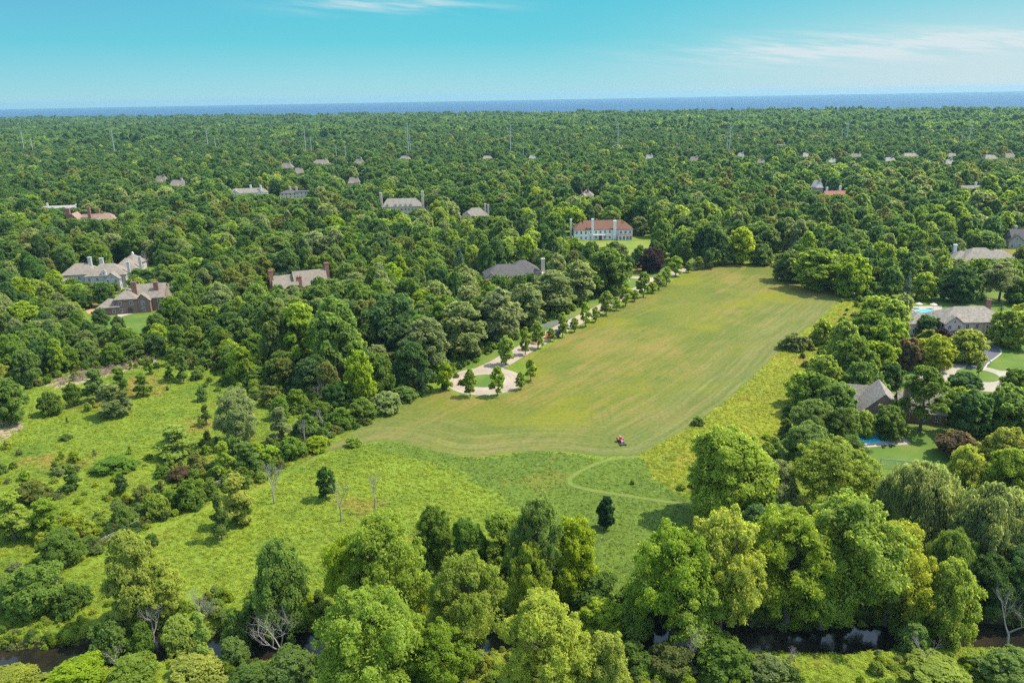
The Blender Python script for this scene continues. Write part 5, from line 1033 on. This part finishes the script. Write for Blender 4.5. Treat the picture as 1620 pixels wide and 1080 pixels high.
for i, t in enumerate(single):
    d = math.hypot(math.hypot(t['x'], t['y']), CAMH); lod = 'near' if d < 235 else 'mid' if d < 520 else 'far'
    if t['kind'] in ('bush', 'sapling', 'juniper'): lod = 'near' if d < 200 else 'mid' if d < 420 else 'far'
    if t['kind'] == 'pear': lod = 'near'
    me, tm = shape(t['kind'], lod, i % NV[lod]); h0, w0 = KIND[t['kind']][:2]
    nm_ = t['name'] or NAMES[t['kind']]
    grp = {'street_tree': 'young trees along the driveway'}.get(nm_, 'bushes of the meadow and creek' if t['shrub'] else 'trees of the woods and gardens')
    loc = (t['x'], t['y'], gz(t['x'], t['y']) - .05); rz = rnd.uniform(0, 6.28)
    sc = (t['w'] / w0, t['w'] / w0 * rnd.uniform(.92, 1.08), t['h'] / h0)
    if tm is None:
        o = crown_link(nm_, me, LEAF[t['col']], None); setp(o, t['label'], 'bush', grp); o.location = loc; o.rotation_euler = (0, 0, rz); o.scale = sc
    else:
        r = empty(nm_, loc, rz, t['label'], 'bush' if t['shrub'] else 'tree', grp); r.scale = sc
        link('trunk', tm, r); crown_link('crown', me, LEAF[t['col']], r)
# --- dead and bare trees
DEAD = [(602, 968, 903, .5, .1, 'grey bare tree standing among the green trees above the creek'), (470, 1030, 945, .9, -.7, 'fallen grey bare tree leaning over the creek'), (1585, 1042, 925, .6, .1, 'pale bare tree at the right end of the creek'), (1098, 1058, 985, .8, -.2, 'pale twisted dead branches on the creek bank under the big yellowish tree'), (238, 1000, 938, .7, .2, 'grey leafless shrub left of the thin sapling by the creek'), (318, 990, 935, .6, -.1, 'grey leafless shrub second from left above the creek'), (592, 812, 745, .22, 0, 'slender bare tree, right one of the pair in the meadow'), (540, 824, 755, .3, .05, 'slender bare tree, left one of the pair in the meadow'), (434, 796, 728, .35, 0, 'half dead grey tree left of the pair of slender bare trees'), (1455, 1062, 990, .5, .3, 'thin grey bare tree on the near bank of the creek'), (85, 900, 868, .9, .2, 'grey bare brush over the dark bush at the left'), (100, 935, 880, .8, -.3, 'taller grey bare brush over the dark bush at the left'), (510, 680, 640, .5, 0, 'grey leafless tree behind the rail fence, nearest the field'), (505, 640, 600, .6, .1, 'grey leafless tree beyond the rail fence, farther from the field'), (482, 702, 665, .4, 0, 'grey leafless tree behind the rail fence, lowest in the picture'), (935, 872, 845, .7, .4, 'small bare brush below the lone juniper'), (236, 440, 402, .25, 0, 'pale bare trunk behind the octagonal coach house'), (190, 1050, 1020, .9, -.5, 'dead brush on the near bank at the far left of the creek'), (1240, 1050, 1015, .8, .3, 'dead grey brush on the near bank, right of the twisted dead branches')]
for i, (u, vb, vt, spd, ln, lb) in enumerate(DEAD):
    x, y = G(u, vb); z = gz(x, y); h = solve_h(x, y, vt) - z; m = dead_mb(40 + i, h * 1.05, spd, ln); o = m.build('dead_tree', DEADWOOD, smooth=True); o.location = (x, y, z); setp(o, lb, 'dead tree', 'bare and dead trees')
# ------------------------------------------------------------------ what nobody could count: far woods, rough grass, bank growth
def scatter(name, label, protos, P, sc, rz, pi):
    """one object: its own mesh holds the plant shapes and the spots; its geometry nodes set one shape on each spot"""
    V, F, MI, PID, mats = [], [], [], [], []; b = 0
    for k, (v, f, mat) in enumerate(protos):
        if mat not in mats: mats.append(mat)
        V.append(v); F.append(f + b); b += len(v); MI.append(np.full(len(f), mats.index(mat))); PID.append(np.full(len(f), k))
    n0 = b; V.append(P); V = np.concatenate(V); F = np.concatenate(F); n = len(V)
    me = mesh_np(name, V, F, mats, np.concatenate(MI))
    def attr(nm, ty, dom, val, fld='value'):
        a = me.attributes.new(nm, ty, dom); a.data.foreach_set(fld, np.ascontiguousarray(val).ravel())
    z = np.zeros(n, np.float32); s = z.copy(); s[n0:] = 1
    attr('spot', 'FLOAT', 'POINT', s); q = z.copy(); q[n0:] = rz; attr('turn', 'FLOAT', 'POINT', q); q = np.full(n, -1.0, np.float32); q[n0:] = pi; attr('pick', 'FLOAT', 'POINT', q)
    q = np.zeros((n, 3), np.float32); q[n0:] = sc; attr('size', 'FLOAT_VECTOR', 'POINT', q, 'vector'); attr('shape', 'FLOAT', 'FACE', np.concatenate(PID).astype(np.float32))
    o = link(name, me); setp(o, label, kind='stuff')
    g = bpy.data.node_groups.new(name, 'GeometryNodeTree'); g.interface.new_socket('Geometry', in_out='INPUT', socket_type='NodeSocketGeometry'); g.interface.new_socket('Geometry', in_out='OUTPUT', socket_type='NodeSocketGeometry')
    N, L = g.nodes, g.links; gi = N.new('NodeGroupInput'); go = N.new('NodeGroupOutput')
    def na(nm, ty='FLOAT'):
        a = N.new('GeometryNodeInputNamedAttribute'); a.data_type = ty; a.inputs[0].default_value = nm; return next(s for s in a.outputs if s.enabled and s.name == 'Attribute')
    def eq(sock, v):
        c = N.new('FunctionNodeCompare'); c.data_type = 'FLOAT'; c.operation = 'EQUAL'; c.inputs['Epsilon'].default_value = .1; L.new(sock, c.inputs[0]); c.inputs[1].default_value = v; return c.outputs[0]
    sp = N.new('GeometryNodeSeparateGeometry'); sp.domain = 'POINT'; L.new(gi.outputs[0], sp.inputs[0]); L.new(eq(na('spot'), 1), sp.inputs[1])
    cx = N.new('ShaderNodeCombineXYZ'); L.new(na('turn'), cx.inputs[2]); er = N.new('FunctionNodeEulerToRotation'); L.new(cx.outputs[0], er.inputs[0]); sz = na('size', 'FLOAT_VECTOR'); pk = na('pick'); sh = na('shape')
    jn = N.new('GeometryNodeJoinGeometry')
    for k in range(len(protos)):
        s2 = N.new('GeometryNodeSeparateGeometry'); s2.domain = 'FACE'; L.new(sp.outputs[1], s2.inputs[0]); L.new(eq(sh, k), s2.inputs[1])
        ip = N.new('GeometryNodeInstanceOnPoints'); L.new(sp.outputs[0], ip.inputs['Points']); L.new(eq(pk, k), ip.inputs['Selection']); L.new(s2.outputs[0], ip.inputs['Instance']); L.new(er.outputs[0], ip.inputs['Rotation']); L.new(sz, ip.inputs['Scale']); L.new(ip.outputs[0], jn.inputs[0])
    L.new(jn.outputs[0], go.inputs[0]); md = o.modifiers.new('scatter', 'NODES'); md.node_group = g
    return o
def woods(name, label, lst, lod, nv):
    combo = sorted({(t['kind'], t['col']) for t in lst}); protos, key = [], {}
    for (k, c) in combo:
        for v in range(nv):
            shape(k, lod, v); V = _crown[(k, lod, v)][1]; key[(k, c, v)] = len(protos); protos.append((V, quads(len(V) // 4), LEAF[c]))
    pi = [key[(t['kind'], t['col'], i % nv)] for i, t in enumerate(lst)]
    P = np.array([(t['x'], t['y'], 0) for t in lst]); S = np.array([(t['w'] / KIND[t['kind']][1], t['w'] / KIND[t['kind']][1], t['h'] / KIND[t['kind']][0]) for t in lst])
    return scatter(name, label, protos, P, S, nrg.uniform(0, 6.28, len(lst)), np.array(pi))
dist = lambda t: math.hypot(t['x'], t['y'])
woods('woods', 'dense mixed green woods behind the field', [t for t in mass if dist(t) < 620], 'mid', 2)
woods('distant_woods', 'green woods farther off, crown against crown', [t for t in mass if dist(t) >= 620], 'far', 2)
# woods beyond that: groves of many crowns each
def grove(seed, ext, ntree):
    rg = np.random.default_rng(seed); out, fo, b = [], [], 0
    for i in range(ntree):
        V, _ = crown_verts(('maple', 'oak', 'upright', 'maple')[rg.integers(4)], 'vfar', int(rg.integers(1e6))); s = rg.uniform(.9, 1.5)
        a = rg.uniform(0, 6.28); c, s_ = math.cos(a), math.sin(a); V = V * np.array((s, s, s * rg.uniform(.82, 1.1))); V = V @ np.array([[c, s_, 0], [-s_, c, 0], [0, 0, 1]]) + np.array((*rg.uniform(-ext, ext, 2), 0))
        out.append(V)
    V = np.concatenate(out); return V, quads(len(V) // 4)
GC = ['dark', 'dark', 'dark', 'mid', 'dark', 'dark', 'pine', 'mid']
gp = [(*grove(900 + i, 15, 9), LEAF[c]) for i, c in enumerate(GC)]
GPt = []
for d0, d1, s in ((1740, 3200, 25.0), (3200, 7600, 33.0)):
    ys = np.arange(d0 * .6, d1, s)
    for j, yy in enumerate(ys):
        hw = .74 * yy + 150; xs = np.arange(-hw, hw, s) + (j % 2) * s / 2; q = np.stack([xs, np.full(len(xs), yy)], 1) + nrg.uniform(-.4, .4, (len(xs), 2)) * s; dd = np.hypot(q[:, 0], q[:, 1]); GPt.append(q[(dd >= d0) & (dd < d1)])
GPt = np.concatenate(GPt); offs = (GPt - shoreA) @ sn + 60 * np.sin(((GPt - shoreA) @ sd) * .004) + 40 * np.sin(((GPt - shoreA) @ sd) * .011 + 1); GPt = GPt[offs < -18]; GPt = GPt[~(np.sin(GPt[:, 0] * .019 + 2.1 * np.sin(GPt[:, 1] * .006)) * np.sin(GPt[:, 1] * .017 + 1.7 * np.sin(GPt[:, 0] * .008)) > .96)]
for (c, rw, rd) in FOOT:
    if math.hypot(*c) > 1500: GPt = GPt[~((np.abs(GPt[:, 0] - c[0]) < rw + 14) & (np.abs(GPt[:, 1] - c[1] + 12) < rd + 28))]
sc_ = nrg.uniform(.8, 1.25, len(GPt)); patch = np.sin(GPt[:, 0] * .006 + 2) * np.cos(GPt[:, 1] * .0045) + .5 * np.sin(GPt[:, 0] * .017 + GPt[:, 1] * .013)
pk_ = np.clip(((patch + 1.5) / 3 * 5 + nrg.uniform(-2.5, 3.5, len(GPt))).astype(int), 0, len(GC) - 1)
scatter('far_woods', 'hazy woods spreading to the lake shore', gp, np.column_stack([GPt, np.zeros(len(GPt))]), np.stack([sc_, sc_, sc_ * nrg.uniform(.75, 1.1, len(GPt))], 1), nrg.uniform(0, 6.28, len(GPt)), pk_)
# rough grass of the meadows
def tuft(seed, n, w, h, ls, asp=.3):
    rg = np.random.default_rng(seed); a = rg.uniform(0, 6.28, n); r = w * np.sqrt(rg.uniform(0, 1, n)); z = rg.uniform(.15, 1, n) * h * (1 - .5 * (r / w) ** 2)
    P = np.stack([r * np.cos(a), r * np.sin(a), z], 1); N = np.stack([np.cos(a) * .5, np.sin(a) * .5, np.full(n, 1.5)], 1) + rg.normal(0, .4, (n, 3)); T = np.stack([np.cos(a) * .6, np.sin(a) * .6, np.full(n, .7)], 1)
    V = cards(P, N, ls * rg.uniform(.7, 1.3, n), asp, rg, T); return V, quads(n)
def grassmat(name, base, alt, warm, wth, sc=1.0):
    t = NT(name); col, c = meadow_col(t, base, alt, warm, wth, sc); oi = t.new('ShaderNodeObjectInfo'); h = t.new('ShaderNodeHueSaturation'); t.l.new(col, h.inputs['Color']); t.l.new(t.math('ADD', t.math('MULTIPLY', oi.outputs['Random'], .6), .72), h.inputs['Value'])
    t.done(h.outputs[0], .7, .15, .8); tr = t.new('ShaderNodeBsdfTranslucent'); ms = t.new('ShaderNodeMixShader'); ms.inputs[0].default_value = .3; t.l.new(h.outputs[0], tr.inputs[0]); t.l.new(t.b.outputs[0], ms.inputs[1]); t.l.new(tr.outputs[0], ms.inputs[2]); t.l.new(ms.outputs[0], t.out.inputs[0]); return t.m
GM = grassmat('meadow_blades', (.255, .315, .022), (.155, .240, .020), (.31, .26, .036), .56)
GY = grassmat('yellow_blades', (.300, .320, .014), (.225, .270, .014), (.37, .30, .03), .58, 1.6)
GCL = grassmat('clover_leaves', (.165, .232, .020), (.120, .190, .019), (.22, .235, .024), .58, 1.3)
def sample(poly, dens, edge=.01):
    lo, hi = poly.min(0), poly.max(0); n = int((hi[0] - lo[0]) * (hi[1] - lo[1]) * dens); q = nrg.uniform(lo, hi, (n, 2)); q = q[inside(q, poly)]
    u = np.array([PR(x, y, 0)[:2] for x, y in q]); q = q[(u[:, 0] > -60) & (u[:, 0] < 1680) & (u[:, 1] < 1130)]
    return q[nrg.uniform(0, 1, len(q)) < np.clip(170 / np.hypot(q[:, 0], q[:, 1]), .25, 1.0)]
yel, clo = pts(YELLOW), pts(CLOVER)
mead = pts([(-300, 640), (60, 607), (150, 577), (215, 573), (300, 562), (345, 577), (390, 603), (430, 622), (480, 642), (560, 655), (600, 645), (672, 614), (640, 638), (600, 659), (560, 681), (512, 716), (575, 704), (640, 720), (700, 738), (770, 775), (830, 830), (880, 900), (930, 985), (1000, 985), (1060, 900), (1090, 800), (1200, 720), (1300, 700), (1400, 790), (1700, 900), (1700, 1150), (-300, 1150)])
trk = [smooth_line(pts([(1012, 722), (962, 728), (927, 741), (903, 756), (907, 768), (940, 776), (985, 783), (1030, 790), (1075, 796), (1120, 800)]), 6), smooth_line(pts([(512, 716), (470, 742), (420, 768), (330, 803), (225, 850), (120, 905)]), 6)]
def off_tracks(q, w=.9):
    for l in trk: q = q[seg_dist(q, l)[0] > w]
    return q
q = sample(mead, 2.8, 3.5); q = q[~inside(q, field_poly)]; q = off_tracks(q); dk = seg_dist(q, creek)[0]; q = q[dk > 3.2]
tf = [(*tuft(60 + i, 26, .62, .55, .20, .35), GM) for i in range(4)] + [(*tuft(70, 30, .7, .95, .28, .25), GM)]
def lay(q, s0, s1): s = nrg.uniform(s0, s1, len(q)); return np.column_stack([q, gz_arr(q)]), np.stack([s, s, s * nrg.uniform(.6, 1.3, len(q))], 1), nrg.uniform(0, 6.28, len(q))
P, S, Z = lay(q, .42, .95); S[:, 2] *= .55; scatter('meadow_grass', 'rough tufted grass of the meadows', tf, P, S, Z, nrg.integers(0, 5, len(q)))
q = sample(yel, 2.6, .8); q = q[~inside(q, field_poly)]; P, S, Z = lay(q, .4, .9); scatter('yellow_grass', 'uncut yellow grass beside the mown field', [(*tuft(80 + i, 24, .6, .5, .2, .3), GY) for i in range(4)], P, S, Z, nrg.integers(0, 4, len(q)))
q = off_tracks(sample(clo, 2.0, 4.5)); q = q[~inside(q, field_poly)]; P, S, Z = lay(q, .4, .8); scatter('clover_growth', 'low green clover leaves below the mown field', [(*tuft(90 + i, 22, .6, .26, .2, .55), GCL) for i in range(4)], P, S, Z, nrg.integers(0, 4, len(q)))
# bushy growth on both creek banks and over the near corner
q = nrg.uniform((-125, 84), (125, 175), (26000, 2)); d_, s_ = seg_dist(q, creek); side = np.array([PR(x, y, CREEKZ)[1] for x, y in q]); cvv = np.interp(q[:, 0], creek[:, 0], creek[:, 1])
nearb = q[:, 1] < cvv
lump = np.sin(q[:, 0] * .21) * np.cos(q[:, 1] * .27) + .6 * np.sin(q[:, 0] * .53 + q[:, 1] * .4)
pr_ = np.where(nearb, np.where(d_ < 3.6, 0, np.where((lump > -.35) & (q[:, 0] < 38) & (q[:, 0] > -48), .42, .07)), np.where(d_ < 3.6, 0, np.where(d_ < 8.5, .42, np.where(d_ < 14, .10, 0))))
q = q[nrg.uniform(0, 1, len(q)) < pr_]
bp = [(_crown[('bush', 'near', v)][1] if ('bush', 'near', v) in _crown else (shape('bush', 'near', v), _crown[('bush', 'near', v)][1])[1]) for v in range(3)]
bp = [v * np.array((.42, .42, .42)) for v in bp]
bpr = [(v, quads(len(v) // 4), LEAF[c]) for v, c in [(bp[0], 'fresh'), (bp[1], 'mid'), (bp[2], 'fresh'), (bp[0], 'yellow'), (bp[1], 'fresh'), (bp[2], 'grey')]]
P, S, Z = lay(q, .55, 1.35); P[:, 2] -= .15; S *= np.where((q[:, 1] < np.interp(q[:, 0], creek[:, 0], creek[:, 1])) & (seg_dist(q, creek)[0] < 9), .5, 1.0)[:, None]; S *= np.where(q[:, 0] < -62, .62, 1.0)[:, None]; scatter('bank_foliage', 'tangled green growth along both creek banks', bpr, P, S, Z, nrg.integers(0, 6, len(q)))
# scrub at the wood edges and between the left meadow shrubs
edge = [smooth_line(pts(l), 6) for l in ([(-60, 640), (60, 604), (150, 574), (215, 570), (300, 558), (345, 574), (390, 600), (430, 620), (480, 638), (520, 650), (560, 650), (600, 640), (640, 624), (690, 602)], [(700, 590), (740, 570), (800, 540), (840, 524), (900, 490), (960, 463)], [(1365, 476), (1385, 494), (1350, 530), (1318, 560), (1308, 605), (1280, 660), (1240, 718), (1190, 766), (1140, 800)], [(150, 872), (225, 832), (300, 792), (370, 762), (410, 745), (470, 717), (525, 692), (565, 671), (605, 651)])]
q = []
for l, w, n in zip(edge, (6, 3.5, 3.5, 4), (800, 420, 340, 420)): q.append(l[nrg.integers(0, len(l), n)] + nrg.normal(0, w, (n, 2)) + np.array((-1.5, 2.5)))
q = np.concatenate(q); q = q[~inside(q, field_poly)]; q = q[seg_dist(q, DRV)[0] > 8]; q = off_tracks(q, 2.5)
shape('bush', 'mid', 0); shape('bush', 'mid', 1); shape('bush', 'mid', 2)
bm_ = [_crown[('bush', 'mid', v)][1] * .55 for v in range(3)]
P, S, Z = lay(q, .45, 1.25); scatter('edge_undergrowth', 'scrubby undergrowth along the wood edges and fence', [(v, quads(len(v) // 4), LEAF[c]) for v, c in [(bm_[0], 'mid'), (bm_[1], 'fresh'), (bm_[2], 'mid'), (bm_[0], 'olive'), (bm_[1], 'dark')]], P, S, Z, nrg.integers(0, 5, len(q)))
q = sample(pts([(0, 690), (60, 730), (200, 720), (330, 690), (420, 700), (420, 735), (330, 795), (225, 840), (140, 880), (110, 930), (-60, 960), (-60, 720)]), .045)
P, S, Z = lay(q, .4, 1.1); scatter('meadow_shrubbery', 'low mixed shrubbery over the lower left meadow', [(v, quads(len(v) // 4), LEAF[c]) for v, c in [(bm_[0], 'mid'), (bm_[1], 'fresh'), (bm_[2], 'grey'), (bm_[0], 'yellow'), (bm_[1], 'fresh')]], P, S, Z, nrg.integers(0, 5, len(q)))
# dry reeds in the ditch across the left meadow
RM = grassmat('reed_blades', (.27, .19, .14), (.22, .155, .11), (.32, .25, .18), .55)
q = sample(pts([(84, 603), (120, 592), (150, 585), (200, 575), (240, 564), (247, 569), (210, 581), (160, 595), (95, 610)]), 2.2)
P, S, Z = lay(q, .8, 1.4); scatter('dry_reeds', 'pinkish dry reeds in the ditch across the left meadow', [(*tuft(110 + i, 20, .5, 1.3, .3, .14), RM) for i in range(3)], P, S, Z, nrg.integers(0, 3, len(q)))
# ------------------------------------------------------------------ air
hz = MB(); hz.box(-24000, 24000, -900, 20000, -15, 112); th = NT('haze'); th.n.remove(th.b); pv = th.new('ShaderNodeVolumePrincipled')
pv.inputs['Color'].default_value = (.25, .43, .52, 1); pv.inputs['Density'].default_value = 5.6e-5; pv.inputs['Anisotropy'].default_value = 0.2; th.l.new(pv.outputs[0], th.out.inputs['Volume'])
setp(hz.build('haze', th.m), 'thin bluish summer haze', kind='stuff')
